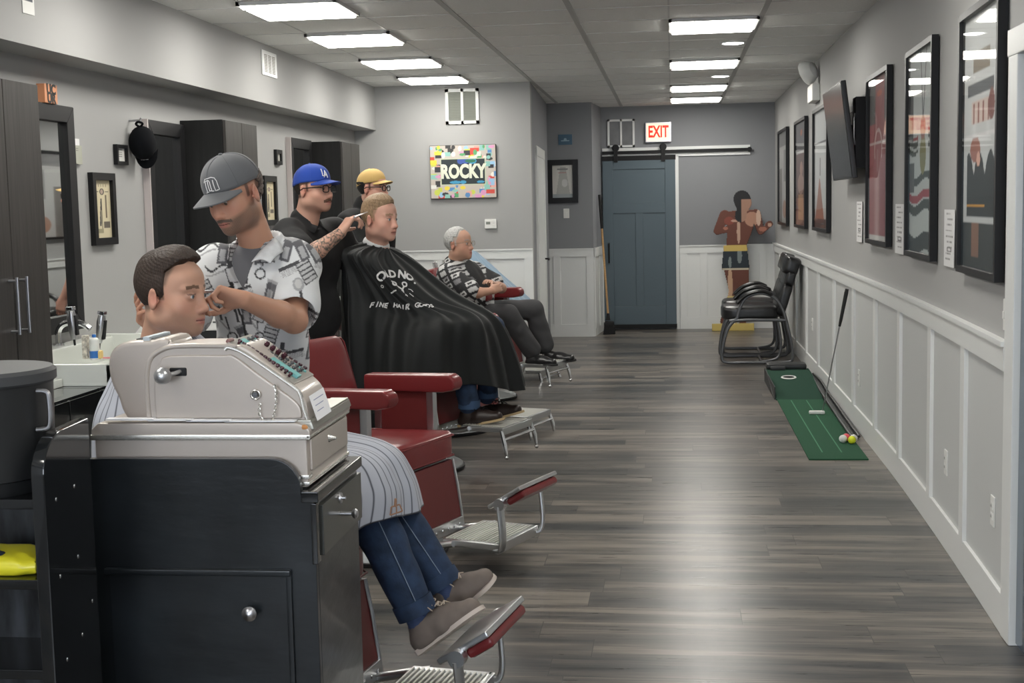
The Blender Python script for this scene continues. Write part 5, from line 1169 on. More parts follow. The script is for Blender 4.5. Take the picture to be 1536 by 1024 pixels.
def crown_pt(T,O,th,z,off=.0015,height=.096):
    ph=math.asin(min(1,(z/height))**(1/.92));r=math.cos(ph)**.86;x=(.104)*r*math.cos(th);y=.084*r*math.sin(th)
    if math.cos(th)>0:x+=.006*math.sin(ph*2)*math.cos(th)
    v=Vector((x,y,z));nn=Vector((x/.104**2,y/.084**2,z/height**2*.5)).normalized();return T@(O+v+nn*(off+.003))
def cap_logo(strokes,T,O,mt,parent,w=.0032,th0=0,name='logo',height=.096,wrap=.09):
    k=MB()
    for st in strokes:
        P=[];
        for i in range(len(st)-1):
            a,b_=Vector(st[i]+(0,)),Vector(st[i+1]+(0,))
            for t in (0,.33,.66):P.append(a+(b_-a)*t)
        P.append(Vector(st[-1]+(0,)))
        k.tube([crown_pt(T,O,th0+p.x/wrap,p.y,.0,height) for p in P],w,6)
    return k.build(name,mt,parent)
def glasses(c,R3,s,parent,mt,rim=.0022,shape='r',w=.024,h=.017):
    Wd=lambda p:Vector(A_(c)+R3@(A_(p)*s));k=MB();lens=MB()
    for t in (1,-1):
        P=[]
        for i in range(28):
            a=2*PI*i/28;ex=.55 if shape=='r' else .8;f=lambda v:math.copysign(abs(v)**ex,v)
            P.append(Wd((.108-.10*abs(t*.034+w*f(math.cos(a)))**1.6*2.2,t*.034+w*f(math.cos(a)),.000+h*f(math.sin(a)))))
        k.tube(P,rim,8,closed=True)
        cc=sum(P,Vector())/28;lens.add([cc]+P,[(0,i+1,(i+1)%28+1) for i in range(28)],True)
        k.tube([Wd((.098,t*.058,.008)),Wd((.085,t*.074,.008)),Wd((.0,t*.086,.006)),Wd((-.02,t*.086,-.004))],[rim*1.2,rim*1.1,rim,rim],8)
    k.tube([Wd((.108,-.011,.005)),Wd((.113,0,.007)),Wd((.108,.011,.005))],rim*.9,8)
    o=k.build('glasses',mt,parent);lens.build('lens',M['pane'],o);return o
# ================================================================= people
at_v=at
def at(*a,**k):return np.array(at_v(*a,**k),float)
def lerp(a,b,t):return A_(a)+(A_(b)-A_(a))*t
def torso(F,pel,chest,neck,shL,shR,fwd,g=0.,wid=1.,belly=0.,lo=1.):
    fw=(fwd,.70);pel,chest,neck=A_(pel),A_(chest),A_(neck);mid=lerp(pel,chest,.5)
    F.cap(pel,mid,(.150*lo+g)*wid,(.142+g)*wid,.04,flat=fw);F.cap(mid,chest,(.142+g)*wid,(.152+g)*wid,.04,flat=fw)
    if belly:F.ell(mid+A_(fwd)*belly*.8-A_((0,0,.03)),(.14+g,.14+g,.16+g),None,.06)
    F.cap(lerp(chest,shL,.35),lerp(shL,chest,.08),.085+g,.058+g,.05);F.cap(lerp(chest,shR,.35),lerp(shR,chest,.08),.085+g,.058+g,.05)
    F.cap(lerp(chest,neck,.55),lerp(neck,shL,.75),.06+g,.042+g,.05);F.cap(lerp(chest,neck,.55),lerp(neck,shR,.75),.06+g,.042+g,.05)
def arm(F,sh,el,wr,g=0.,s=1.):
    F.cap(sh,el,(.050+g)*s,(.041+g)*s,.03);m=lerp(el,wr,.3);F.cap(el,m,(.041+g)*s,(.041+g)*s,.02);F.cap(m,wr,(.041+g)*s,(.027+g)*s,.02)
def leg(F,hip,kn,an,g=0.):
    F.cap(hip,kn,.085+g,.057+g,.04);m=lerp(kn,an,.3);F.cap(kn,m,.056+g,.055+g,.03);F.cap(m,an,.055+g,.036+g,.03)
def bounds(P,m=.2):
    P=np.array([A_(p) for p in P]);return P.min(0)-m,P.max(0)+m
def wr_noise(a,f,seed=0):
    def d(V,n):
        x,y,z=(V*f).T;return a*(np.sin(x*3.1+2.2*np.sin(z*1.7+seed)+y)*np.sin(z*2.3+1.7*np.sin(x*1.3+y*2.1+seed))+.5*np.sin(z*6.1+x*3.3+2*np.sin(y*4+seed)))
    return d
def makebody(label,hc,R3,hs,J,hfine=.003,hand_specs=(),head_kw={},colkw={},legs=True,fwd=(1,0,0),skin=(.50,.285,.20),ar=1.,h=.010,neckr=.054,nofine=False,extra=None):
    pts=[hc]+list(J.values());lo,hi=bounds(pts,.17)
    fine=[(hc,.15*hs,hfine)]+[(hs_['c'],.085,hs_.get('h',.0032)) for hs_ in hand_specs]
    F=Field(lo,hi,h,fine)
    w=lambda p:A_(hc)+R3@(A_(p)*hs)
    head(F,hc,R3,hs,**head_kw)
    F.cap(w((-.020,0,-.06)),J['neck'],neckr*hs,neckr*hs*1.08,.03)
    torso(F,J['pel'],J['chest'],J['neck'],J['shL'],J['shR'],fwd,-.012)
    for q in 'LR':
        arm(F,J['sh'+q],J['el'+q],J['wr'+q],0,ar)
        if legs:
            leg(F,lerp(J['pel'],J['hip'+q],1),J['kn'+q],J['an'+q],-.008)
            fd=J.get('toe'+q)
            if fd is not None:F.cap(J['an'+q],fd,.036,.025,.02)
    for hs_ in hand_specs:hand(F,hs_['wr'],hs_['d'],hs_['n'],hs_.get('s',1.),hs_.get('curl',(.5,.5,.55,.6)),hs_.get('thumb',.5),hs_.get('side',1))
    def cf(V):
        C=base_skin(V,skin);C=headcols(V,hc,R3,hs,C,**colkw)
        if extra:C=extra(V,C)
        return C
    return finish(F,'person',M['skin'],None,2,cf),w
def setperson(o,label,base):
    setp(o,label,'person');rebase(o,base);return o
def cloth(name,parent,pts,build,mt,h=.008,m=.2,it=3,disp=None,colf=None,label=None):
    lo,hi=bounds(pts,m);F=Field(lo,hi,h);build(F);return finish(F,name,mt,parent,it,colf,True,disp,label)
def hairmesh(parent,hc,R3,s,mt,fn,h=.004,grow=.012,tuft=.004,freq=1.,name='hair',colf=None):
    """hair = inflated cranium kept where fn(local coords) < 0"""
    F=Field(A_(hc)-.2,A_(hc)+.2,h)
    def f(X,Y,Z):
        P=(np.stack([X-hc[0],Y-hc[1],Z-hc[2]],-1)@R3)/s;x,y,z=P[...,0],P[...,1],P[...,2]
        g=grow if not callable(grow) else grow(x,y,z)
        q=A_((.098,.079,.090));c_=A_((-.012,0,.035))
        n_=np.sqrt(((x-c_[0])/(q[0]+g))**2+((y-c_[1])/(q[1]+g))**2+((z-c_[2])/(q[2]+g))**2);d=(n_-1)*.085
        sdw=np.clip(np.abs(y)/.07,0,1)**2;d+=tuft*((1-sdw)*(np.sin(y*260*freq+4*np.sin(x*45+z*30))+.5*np.sin(y*520*freq+3*np.sin(x*70)))+sdw*(.7*np.sin((z*.9+x*.45)*330*freq+3*np.sin((x-z)*45))+.4*np.sin((z+x*.3)*620*freq+2*np.sin(x*80))))*.8
        return np.maximum(d,fn(x,y,z))*s
    F.fn(A_(hc)-.19,A_(hc)+.19,f,0);return finish(F,name,mt,parent,1,colf)
def hairmat(name,c,rough=.5):
    return mat(name,c,rough,spec=.4,var=((90,90,14),3,.45),bump=((120,120,16),3,.8,.004))
def shoe(parent,an,heel,toe,mt,sole,w=.044,laces=None,name='shoe',hi=.05):
    """an ankle centre, heel & toe = sole ends"""
    an,heel,toe=A_(an),A_(heel),A_(toe);d=toe-heel;L=np.linalg.norm(d);d/=L;up=an-(heel+d*.06);up-=d*(up@d);up/=np.linalg.norm(up);side=np.cross(d,up)
    W=lambda a,b,c:heel+d*a*L+side*b+up*c
    F=Field(*bounds([heel,toe,an],.1),.004)
    F.cap(W(.12,0,.035),W(.5,0,.036),.038,.042,.02,flat=(side,w/.044));F.cap(W(.5,0,.034),W(.86,0,.026),.042,.030,.02,flat=(side,1.15*w/.044))
    F.cap(W(.2,0,.03),W(.2,0,.075),.040,.038,.025);F.cap(W(.3,0,.06),W(.62,0,.045),.032,.03,.03)
    P=lambda X,Y,Z:(X-heel[0])*up[0]+(Y-heel[1])*up[1]+(Z-heel[2])*up[2]
    F.fn(*bounds([heel,toe,an],.09),lambda X,Y,Z:P(X,Y,Z)-.007,.004,'s')
    F.ell(W(.21,0,.115),(.032,.032,.03),None,.006,'s')
    o=finish(F,name,mt,parent,2)
    k=MB();pr=[]
    for a,b_ in ((-.01,.0),(.0,.028),(.15,.034),(.35,.033),(.55,.041),(.75,.047),(.9,.038),(.985,.018),(1.0,0)):pr.append((a,b_*w/.044))
    pr=cr([(a,b_) for a,b_ in pr]+[(a,-b_) for a,b_ in pr[::-1][1:-1]],44,True)
    n=len(pr);V=[W(a,b_,0) for a,b_ in pr]+[W(a,b_,.013+.006*(a<.2)) for a,b_ in pr];k.add(V,[tuple(range(n))[::-1],tuple(range(n,2*n))]+[(i,(i+1)%n,n+(i+1)%n,n+i) for i in range(n)],True);k.build('sole',sole,o)
    if laces:
        k=MB()
        for i in range(4):
            a=.40+.07*i;z=.119-.009*i;k.tube([W(a,-.024,z-.010),W(a+.01,0,z),W(a+.02,.024,z-.010)],.0027,6);k.tube([W(a+.035,-.024,z-.014),W(a+.01,0,z+.001),W(a-.02,.024,z-.008)],.0022,6)
        for t in (1,-1):k.tube(cr([W(.38,0,.118),W(.42,t*.02,.130),W(.49,t*.036,.118),W(.46,t*.02,.112),W(.38,0,.119)],14),.002,6);k.tube(cr([W(.38,0,.118),W(.44,t*.034,.108),W(.50,t*.05,.082)],8),.002,6)
        k.build('laces',laces,o)
    return o
B3=lambda p:tuple(p)
# ----------------------------------------------------------------- 1: customer, dark hair, striped cape
hc=at(257,441,Y=3.93);R3=rotm(R(-11),R(3));s=1.06
J=dict(neck=at(240,515,Y=3.99),chest=A_((-1.60,4.02,1.03)),pel=A_((-1.45,4.10,.70)),shL=A_((-1.58,4.20,1.11)),shR=A_((-1.60,3.80,1.10)),elL=A_((-1.50,4.30,.87)),elR=A_((-1.50,3.76,.86)),
  wrL=A_((-1.28,4.18,.80)),wrR=A_((-1.28,3.95,.80)),hipL=A_((-1.42,4.20,.69)),hipR=A_((-1.42,4.0,.69)),knL=at(578,748,Y=4.16),knR=at(548,752,Y=3.97),anL=at(672,886,Y=4.13),anR=at(631,930,Y=3.95))
cu,w=makebody('x',hc,R3,s,J,.0026,head_kw=dict(jaw=1.08),colkw=dict(brow=(.09,.05,.03),beard=.28,bcol=(.28,.19,.15),hairc=(.10,.07,.05)),fwd=(1,-.15,.1))
HM1=hairmat('dark_brown_hair',(.035,.022,.016))
def f1(x,y,z):
    front=.028+1.2*np.clip(z-.068,0,.045)-.25*np.clip(np.abs(y)-.035,0,1)+.003*np.sin(y*160)
    low=np.where(x>-.03,np.where(x<.004,-.002,-.012),-.052)
    return np.maximum(x-front,low-z)
hairmesh(cu,hc,R3,s,HM1,f1,.0028,lambda x,y,z:.003+.022*np.clip((z-.06)/.05,0,1)*np.clip((x+.07)/.1,.3,1.1),.0012,1.9)
eyes(hc,R3,s,cu,(.12,.16,.18),(1,.12,.02))
JM=mat('denim',(.018,.036,.078),.8,var=((1,1,1),22,.35),bump=((1,1,1),160,.3,.002));JMc=mat('denim_stitch',(.2,.25,.33),.8)
def jeans(F):
    for q in 'LR':
        F.cap(J['hip'+q],J['kn'+q],.10,.078,.04);e=lerp(J['kn'+q],J['an'+q],.80);F.cap(J['kn'+q],e,.076,.062,.02)
cloth('jeans',cu,[J[k] for k in ('hipL','hipR','knL','knR','anL','anR')],jeans,JM,.006,.14,2,wr_noise(.0022,9,1))
for q in 'LR':
    a=lerp(J['kn'+q],J['an'+q],.83);b_=lerp(J['kn'+q],J['an'+q],.95);k=MB();k.tube([a,b_],[.065,.0645],24);k.build('jean_cuff',JM,cu)
    k=MB();k.tube([lerp(J['kn'+q],J['an'+q],.5),J['an'+q],J['an'+q]+A_((.01,0,-.05))],[.04,.043,.045],16);k.build('sock',mat('blue_sock',(.05,.075,.16),.9,bump=((1,1,30),20,.3,.002)),cu)
    sd=A_((.25,1,.25));sd/=np.linalg.norm(sd)
    ax=A_(J['an'+q])-A_(J['kn'+q]);ax/=np.linalg.norm(ax);o_=np.cross(ax,A_((0,1,0)));o_/=np.linalg.norm(o_);vv=A_((.35,-.9,.3));vv-=ax*(vv@ax);vv/=np.linalg.norm(vv)
    k=MB();k.tube([lerp(J['kn'+q],J['an'+q],t)+vv*(.078-.016*t) for t in np.linspace(.0,.83,14)],.0016,6);k.build('seam_stitching',JMc,cu)
SH=mat('taupe_suede',(.165,.135,.118),.85,var=((1,1,1),14,.2),bump=((1,1,1),90,.2,.002));SOL=mat('pale_sole',(.52,.45,.40),.7);LAC=mat('tan_laces',(.48,.40,.33),.8)
shoe(cu,J['anR'],at(632,982,Y=3.93),at(727,912,Y=3.92),SH,SOL,.046,LAC)
shoe(cu,J['anL'],at(672,928,Y=4.14),at(745,866,Y=4.14),SH,SOL,.046,LAC)
STR=mat('striped_cape_cloth',(.5,.5,.5),.75,vcol=True,sheen=.1)
nk=A_(J['neck'])
def ring(c,pts):return [tuple(A_(c)+A_(p)) for p in pts]
r0=[(-.815,4.02,.65),(-.84,4.28,.63),(-1.15,4.45,.50),(-1.6,4.42,.5),(-1.78,4.1,.52),(-1.70,3.72,.52),(-1.2,3.66,.52),(-.90,3.82,.665)]
r1=[(-.835,4.03,.76),(-.87,4.24,.75),(-1.15,4.42,.72),(-1.6,4.38,.75),(-1.76,4.1,.75),(-1.70,3.74,.74),(-1.2,3.68,.73),(-.90,3.84,.77)]
r2=[(-.92,4.03,.865),(-.95,4.22,.84),(-1.22,4.36,.86),(-1.6,4.34,.95),(-1.74,4.08,.98),(-1.70,3.74,.95),(-1.28,3.73,.86),(-.98,3.87,.86)]
r3=[(-1.18,4.04,.92),(-1.22,4.20,.92),(-1.42,4.30,.99),(-1.62,4.28,1.08),(-1.73,4.06,1.10),(-1.68,3.79,1.06),(-1.45,3.77,.98),(-1.24,3.88,.9)]
r4=[(-1.36,4.0,1.07),(-1.40,4.13,1.08),(-1.54,4.22,1.13),(-1.64,4.17,1.16),(-1.70,4.02,1.17),(-1.66,3.85,1.15),(-1.54,3.78,1.12),(-1.40,3.87,1.08)]
def nring(c,r,ry=None,tilt=0,z=0):
    return [(c[0]+r*math.cos(a),c[1]+(ry or r)*math.sin(a),c[2]+z-tilt*math.cos(a)) for a in [k*PI/4 for k in range(8)]]
V,F=loft([r0,r1,r2,r3,r4,nring(nk+A_((.045,0,0)),.118,.108,.0,-.012),nring(nk+A_((.035,0,0)),.088,.086,.0,.028)],456,120,lambda j,i:(.010*np.sin(j*2*PI*9+2*i)+.006*np.sin(j*2*PI*17+5*i))*(1-i)**1.2,False)
V=np.array(V)
d_=np.arctan2(V[:,1]-4.03,V[:,0]+1.62)
jj=np.tile(np.arange(456),120)
C=np.where((jj%8==0)[:,None],A_((.03,.035,.05)),A_((.42,.44,.50)));ii=np.repeat(np.arange(120),456);C[ii<2]=(.03,.03,.04);C[ii>115]=(.42,.46,.54)
o=mesh('barber_cape',V,np.array(F),STR,cu,True,C);sm=o.modifiers.new('s','SOLIDIFY');sm.thickness=.003;setp(o,'pale cape with thin dark stripes')
k=MB();T=frameM(at(594,765,Y=3.83),(1,.1,.15),(-.15,-.1,1));k.V=[];
for a,b_ in (((-.02,-.012),(.018,-.006)),((-.02,-.012),(-.012,.012)),((.018,-.006),(.014,.016)),((-.012,.012),(.014,.016)),((.0,-.01),(.004,.016))):k.tube([T@Vector((a[0],a[1],0)),T@Vector((b_[0],b_[1],0))],.0022,6)
k.tube([T@Vector((.0,.012,.002)),T@Vector((.006,.036,.002))],.004,8);k.build('stitched_emblem',mat('emblem_thread',(.35,.2,.13),.7),o)
setperson(cu,'seated man with short dark hair in a pale striped cape, jeans and grey-brown shoes',(-1.27,4.1,0))
# ----------------------------------------------------------------- 2: barber in the grey cap
hc=at(352,291,Y=4.42);R3=rotm(R(-113),R(20),R(6));s=1.03
J=dict(neck=at(388,372,Y=4.52),chest=at(388,435,Y=4.55),pel=at(398,600,Y=4.68),shL=at(446,398,Y=4.56),shR=at(318,404,Y=4.44),elL=at(441,480,Y=4.28),elR=at(268,492,Y=4.34),
  wrL=at(366,449,Y=4.06),wrR=at(231,492,Y=4.16),hipL=at(425,620,Y=4.70),hipR=at(372,620,Y=4.68),knL=A_((-1.28,4.70,.50)),knR=A_((-1.46,4.68,.50)),anL=A_((-1.27,4.74,.09)),anR=A_((-1.48,4.72,.09)),toeL=A_((-1.27,4.6,.05)),toeR=A_((-1.5,4.58,.05)))
fw=A_((-.28,-.96,0))
dL=A_(at(318,437,Y=4.02))-A_(J['wrL']);dR=A_(at(205,468,Y=4.10))-A_(J['wrR'])
b1,w=makebody('x',hc,R3,s,J,.0026,hand_specs=[dict(wr=J['wrL'],c=at(325,438,Y=4.03),d=dL,n=(.05,-.55,-.8),curl=(.6,.75,.9,1.0),thumb=.05,side=-1,s=.98,h=.003),dict(wr=J['wrR'],c=at(205,460,Y=4.12),d=dR,n=(.8,-.1,.3),curl=(.25,.4,.5,.6),thumb=.4,side=1,s=.85,h=.003)],
  colkw=dict(brow=(.05,.03,.02),beard=.9,bcol=(.10,.075,.06),stache=.95,hairc=(.06,.045,.04)),fwd=fw,skin=(.48,.26,.175),ar=1.04)
eyes(hc,R3,s,b1,(.08,.07,.05),(1,.1,-.5))
TS=mat('grey_tee',(.13,.13,.14),.9)
cloth('tee_shirt',b1,[J[k] for k in ('neck','chest','pel','shL','shR')],lambda F:(torso(F,lerp(J['pel'],J['chest'],.3),J['chest'],J['neck'],J['shL'],J['shR'],fw,.004),F.cap(lerp(J['neck'],J['chest'],.5),J['neck'],.08,.064,.03)),TS,.008,.2,3)
chF=A_(J['chest'])+fw*.16
cg=mat('graphic_shirt_cloth',(.6,.6,.6),.8,vcol=True,sheen=.1,bump=((1,1,1),14,.25,.008))
def shirt1(F):
    torso(F,lerp(J['pel'],J['chest'],-.02),J['chest'],J['neck'],J['shL'],J['shR'],fw,.022,1.04)
    F.cap(J['shL'],lerp(J['shL'],J['elL'],.78),.075,.086,.04);F.cap(J['shR'],lerp(J['shR'],J['elR'],.70),.075,.085,.04)
    F.cap(lerp(J['neck'],J['chest'],.35),A_(J['neck'])+A_((0,.01,.018)),.088,.080,.02)
    # hollow sleeve mouths
    for q,t in (('L',.9),('R',.82)):
        a=lerp(J['sh'+q],J['el'+q],t-.22);b_=lerp(J['sh'+q],J['el'+q],t+.2);F.cap(lerp(a,b_,.35),b_,.062,.085,.006,'s')
    # open neck
    nb=A_(J['neck'])+fw*.09+A_((0,0,.05));vb=A_(J['chest'])+fw*.17+A_((0,0,.03))
    F.cap(A_(J['neck'])+A_((0,0,.12)),A_(J['neck'])+A_((0,0,.0)),.085,.066,.004,'s')
    up=A_((0,0,1));sd=np.cross(up,fw);vz=J['chest'][2]-.01;nz=J['neck'][2]+.06
    def cut(X,Y,Z):
        lx=(X-J['neck'][0])*sd[0]+(Y-J['neck'][1])*sd[1];fx=(X-J['neck'][0])*fw[0]+(Y-J['neck'][1])*fw[1]
        wv=.062*np.clip((Z-vz)/(nz-vz),-.2,1.1);return np.maximum(np.abs(lx)-wv,.035-fx)
    F.fn(A_(J['neck'])-.3,A_(J['neck'])+.25,cut,.004,'s')
def paint1(V):
    g=np.random.RandomState(7);C=np.tile(A_((.62,.63,.64)),(len(V),1))
    x=V[:,0]*.96+V[:,1]*.28;z=V[:,2];u0,v0=x.min(),z.min();u=x-u0;v=z-v0;U,Vm=u.max(),v.max()
    sg=lambda a,b_,r_:seg(u,v,a,b_,r_)
    n=0
    for iy in range(int(Vm/.072)+1):
        for ix in range(int(U/.052)+1):
            uS=1.18;
            if g.rand()<.16:continue
            cx=ix*.052+g.uniform(-.010,.010)+(.026 if iy%2 else 0);cy=iy*.072+g.uniform(-.015,.015);t=g.randint(7);a=g.uniform(-.5,.5);ca,sa=math.cos(a),math.sin(a)
            loc=(np.abs(u-cx)<.055)&(np.abs(v-cy)<.065)
            if not loc.any():continue
            uu=((u-cx)*ca+(v-cy)*sa)/uS;vv=(-(u-cx)*sa+(v-cy)*ca)/uS
            ink=A_((.045,.045,.05));gr=A_((.33,.33,.34))
            bx=lambda x0,x1,y0,y1:(uu>x0)&(uu<x1)&(vv>y0)&(vv<y1)
            fr=lambda x0,x1,y0,y1,w_:bx(x0,x1,y0,y1)&~bx(x0+w_,x1-w_,y0+w_,y1-w_)
            if t==0:    # jar with bands
                C[loc&bx(-.02,.02,-.03,.03)]=(.45,.45,.46);C[loc&fr(-.021,.021,-.032,.032,.003)]=ink
                for b_ in (-.02,-.008,.004,.018):C[loc&bx(-.019,.019,b_,b_+.004)]=ink
            elif t==1:  # bottle
                C[loc&bx(-.016,.016,-.035,.012)]=gr*1.6;C[loc&fr(-.017,.017,-.036,.013,.003)]=ink;C[loc&bx(-.006,.006,.012,.035)]=ink;C[loc&bx(-.012,.012,-.02,.0)]=(.55,.55,.55)
            elif t==2:  # comb
                C[loc&bx(-.032,.032,.004,.013)]=ink;C[loc&bx(-.032,.032,-.014,.004)&(np.sin(uu*1300)>0)]=gr
            elif t==3:  # razor / brush
                C[loc&bx(-.004,.004,-.04,.02)]=ink;C[loc&(((uu)/.016)**2+((vv-.028)/.018)**2<1)]=gr;C[loc&(((uu)/.010)**2+((vv-.03)/.012)**2<1)]=(.5,.5,.5)
            elif t==4:  # scissors curves
                r_=np.hypot(uu,vv+.02);C[loc&(np.abs(r_-.014)<.0022)]=ink;C[loc&(np.abs(uu-.2*(vv))<.0028)&(vv>-.01)&(vv<.045)]=ink;C[loc&(np.abs(uu+.35*vv)<.0025)&(vv>-.005)&(vv<.04)]=gr
            elif t==5:  # clipper body
                C[loc&bx(-.014,.014,-.036,.026)]=(.09,.09,.1);C[loc&bx(-.008,.008,-.028,.006)]=(.35,.35,.36);C[loc&bx(-.016,.016,.026,.034)]=gr
            else:
                C[loc&(np.abs(vv-.012*np.sin(uu*90))<.0035)&(np.abs(uu)<.035)]=ink;C[loc&(np.abs(vv+.016-.01*np.sin(uu*60))<.0025)&(np.abs(uu)<.03)]=gr
    # zip line
    P=V-A_(J['chest']);sd=P@np.cross(fw,A_((0,0,1)));f_=P@fw
    C[(f_>.06)&(np.abs(sd)<.0045)&(V[:,2]<J['chest'][2]+.04)]=(.02,.02,.02)
    return C
sh1=cloth('graphic_shirt',b1,[J[k] for k in ('neck','chest','pel','shL','shR','elL','elR')],shirt1,cg,.0042,.16,2,wr_noise(.004,6,3),paint1,'white short-sleeved shirt printed with grey barber tools')
# collar flaps
nk=A_(J['neck']);sidev=np.cross(A_((0,0,1)),fw)
for t in (1,-1):
    a=nk+sidev*t*.072+A_((0,0,.030))-fw*.01;b_=nk+fw*.098+sidev*t*.050-A_((0,0,.045));c=nk+fw*.085+sidev*t*.115-A_((0,0,.050));d=nk+sidev*t*.118-A_((0,0,.012))+fw*.01
    k=MB();n=8;Vv=[]
    for i in range(n+1):
        for j in range(n+1):
            u_,v_=i/n,j/n;p=(a*(1-u_)+b_*u_)*(1-v_)+(d*(1-u_)+c*u_)*v_;p=p+fw*(.020+.012*math.sin(PI*u_))+A_((0,0,.012))*math.sin(PI*v_);Vv.append(p)
    k.add(Vv,[(i*(n+1)+j,(i+1)*(n+1)+j,(i+1)*(n+1)+j+1,i*(n+1)+j+1) for i in range(n) for j in range(n)],True);o=k.build('collar_flap',mat('collar_white',(.62,.63,.64),.8,var=((1,1,1),30,.12)),sh1);m_=o.modifiers.new('s','SOLIDIFY');m_.thickness=.004
TR=mat('black_trousers',(.014,.014,.016),.85)
def trous(J,F,g=.018):
    F.cap(lerp(J['hipL'],J['pel'],.6),lerp(J['hipR'],J['pel'],.6),.13,.13,.05)
    for q in 'LR':
        F.cap(J['hip'+q],J['kn'+q],.105,.08,.04);F.cap(J['kn'+q],A_(J['an'+q])+A_((0,0,.0)),.078,.065,.03)
cloth('trousers',b1,[J[k] for k in ('pel','hipL','hipR','knL','knR','anL','anR')],lambda F:trous(J,F),TR,.012,.16,2)
for q,dx in (('L',0),('R',-.03)):
    a=A_(J['an'+q]);shoe(b1,a,(a[0],a[1]+.06,.001),(a[0]+dx,a[1]-.22,.001),M['leather'],M['rubber'])
CG=mat('grey_cap_cloth',(.115,.118,.125),.9,sheen=.15,bump=((1,1,1),300,.2,.001))
h_,T,O=cap_hat(hc,R3,s*1.05,CG,b1,tilt=R(2),label='grey baseball cap with white letter outline',bl=.078)
WHT=mat('white_embroidery',(.72,.72,.72),.7)
L_=[[(-.026,.012),(-.023,.018),(-.023,.046)],[(-.030,.042),(-.024,.052),(.006,.054)],[(-.030,.011),(-.017,.014)],[(-.012,.046),(-.012,.016),(-.004,.016)],[(-.023,.046),(-.008,.048),(-.003,.042),(-.003,.014),(.004,.014)],[(.006,.054),(.019,.050),(.024,.040),(.024,.014),(.010,.013),(.010,.046)]]
cap_logo(L_,T,O,WHT,h_,w=.0016,th0=R(10),wrap=.095,name='letter_logo')
hairmesh(b1,hc,R3,s,hairmat('greying_brown_hair',(.13,.10,.085)),lambda x,y,z:np.maximum(np.maximum(x+.045+.012*np.sin(z*150),z-.05),-.085-z+.02*np.sin(y*90)),.004,lambda x,y,z:.008+.10*np.clip(-z,0,.05),.006)
# tool in hand
k=MB();p=A_(at(306,437,Y=4.0));k.tube([p+A_((.07,.02,.0)),p],[.004,.004],8);k.tube([p,p+A_((-.05,-.02,-.01))],[.003,.0015],8);k=k.build('styling_razor',M['steel'],None,'thin steel razor held at the temple of the dark-haired man','razor')
setperson(b1,'barber in grey cap and white tool-print shirt working on the dark-haired man',(-1.37,4.7,0))
# ----------------------------------------------------------------- 3: barber in the blue cap
hc=at(470,284,Y=7.4);R3=rotm(R(-22),R(0));s=1.07
J=dict(neck=at(459,334,Y=7.43),chest=at(466,392,Y=7.48),pel=at(452,530,Y=7.5),shL=at(506,350,Y=7.66),shR=at(430,354,Y=7.28),elL=at(535,405,Y=7.7),elR=at(462,386,Y=7.02),
  wrL=at(548,400,Y=7.6),wrR=at(511,349,Y=7.22),hipL=A_((-2.10,7.60,.9)),hipR=A_((-2.12,7.40,.9)),knL=A_((-2.12,7.62,.5)),knR=A_((-2.14,7.38,.5)),anL=A_((-2.14,7.62,.09)),anR=A_((-2.16,7.38,.09)),toeL=A_((-2.02,7.58,.05)),toeR=A_((-2.04,7.34,.05)))
fw=A_((.93,-.37,0))
def tattoo(V,C):
    a,b_=A_(J['elR']),A_(J['wrR']);d=b_-a;L=d@d;t=((V-a)@d)/L;rr=np.linalg.norm(V-a-t[:,None]*d,axis=1)
    m=(t>.0)&(t<.98)&(rr<.07);x,y,z=V.T;n_=np.sin(x*95+4*np.sin(z*60))*np.sin(z*110+4*np.sin(x*70))
    C[m&(np.abs(n_)<.22)]=(.10,.09,.08);C[m&(n_>.55)]=(.26,.18,.14);return C
b2,w=makebody('x',hc,R3,s,J,.0036,hand_specs=[dict(wr=J['wrR'],c=at(524,332,Y=7.25),d=A_(at(527,326,Y=7.27))-A_(J['wrR']),n=(.65,.6,-.15),curl=(.55,.65,.8,.9),thumb=.7,side=1,s=1.12,h=.0036)],head_kw=dict(jaw=1.14,cheek=.006),colkw=dict(brow=(.04,.025,.02),stache=.95,bcol=(.05,.025,.015),beard=.16,hairc=(.03,.02,.015)),fwd=fw,skin=(.52,.30,.225),ar=1.15,neckr=.062,extra=tattoo)
eyes(hc,R3,s,b2,(.06,.05,.04),(1,.05,-.05))
BS=mat('black_shirt',(.008,.008,.009),.85,sheen=.03,bump=((1,1,1),9,.35,.012))
def shirt2(F):
    torso(F,J['pel'],J['chest'],J['neck'],J['shL'],J['shR'],fw,.035,1.12,.05)
    F.cap(J['shR'],lerp(J['shR'],J['elR'],.62),.082,.088,.04);F.cap(J['shL'],lerp(J['shL'],J['elL'],.7),.08,.085,.04);F.cap(lerp(J['neck'],J['chest'],.3),A_(J['neck'])+A_((-.01,0,.012)),.095,.082,.02)
    F.cap(A_(J['neck'])+A_((.05,-.02,.08)),A_(J['neck'])+A_((.075,-.03,-.0)),.07,.04,.004,'s')
sh2=cloth('black_shirt',b2,[J[k] for k in ('neck','chest','pel','shL','shR','elL','elR')],shirt2,BS,.008,.22,2,wr_noise(.004,7,2))
for t in (1,-1):
    nk=A_(J['neck']);sd=np.cross(A_((0,0,1)),fw);k=MB();k.add([nk+sd*t*.075+A_((0,0,.03))-fw*.02,nk+fw*.10+sd*t*.02-A_((0,0,.02)),nk+fw*.11+sd*t*.07-A_((0,0,.055)),nk+sd*t*.12+A_((0,0,.0))],[(0,1,2,3)],True);o=k.build('collar_flap',BS,sh2);m_=o.modifiers.new('s','SOLIDIFY');m_.thickness=.006
cloth('trousers',b2,[J[k] for k in ('pel','hipL','hipR','knL','knR','anL','anR')],lambda F:trous(J,F),TR,.014,.16,2)
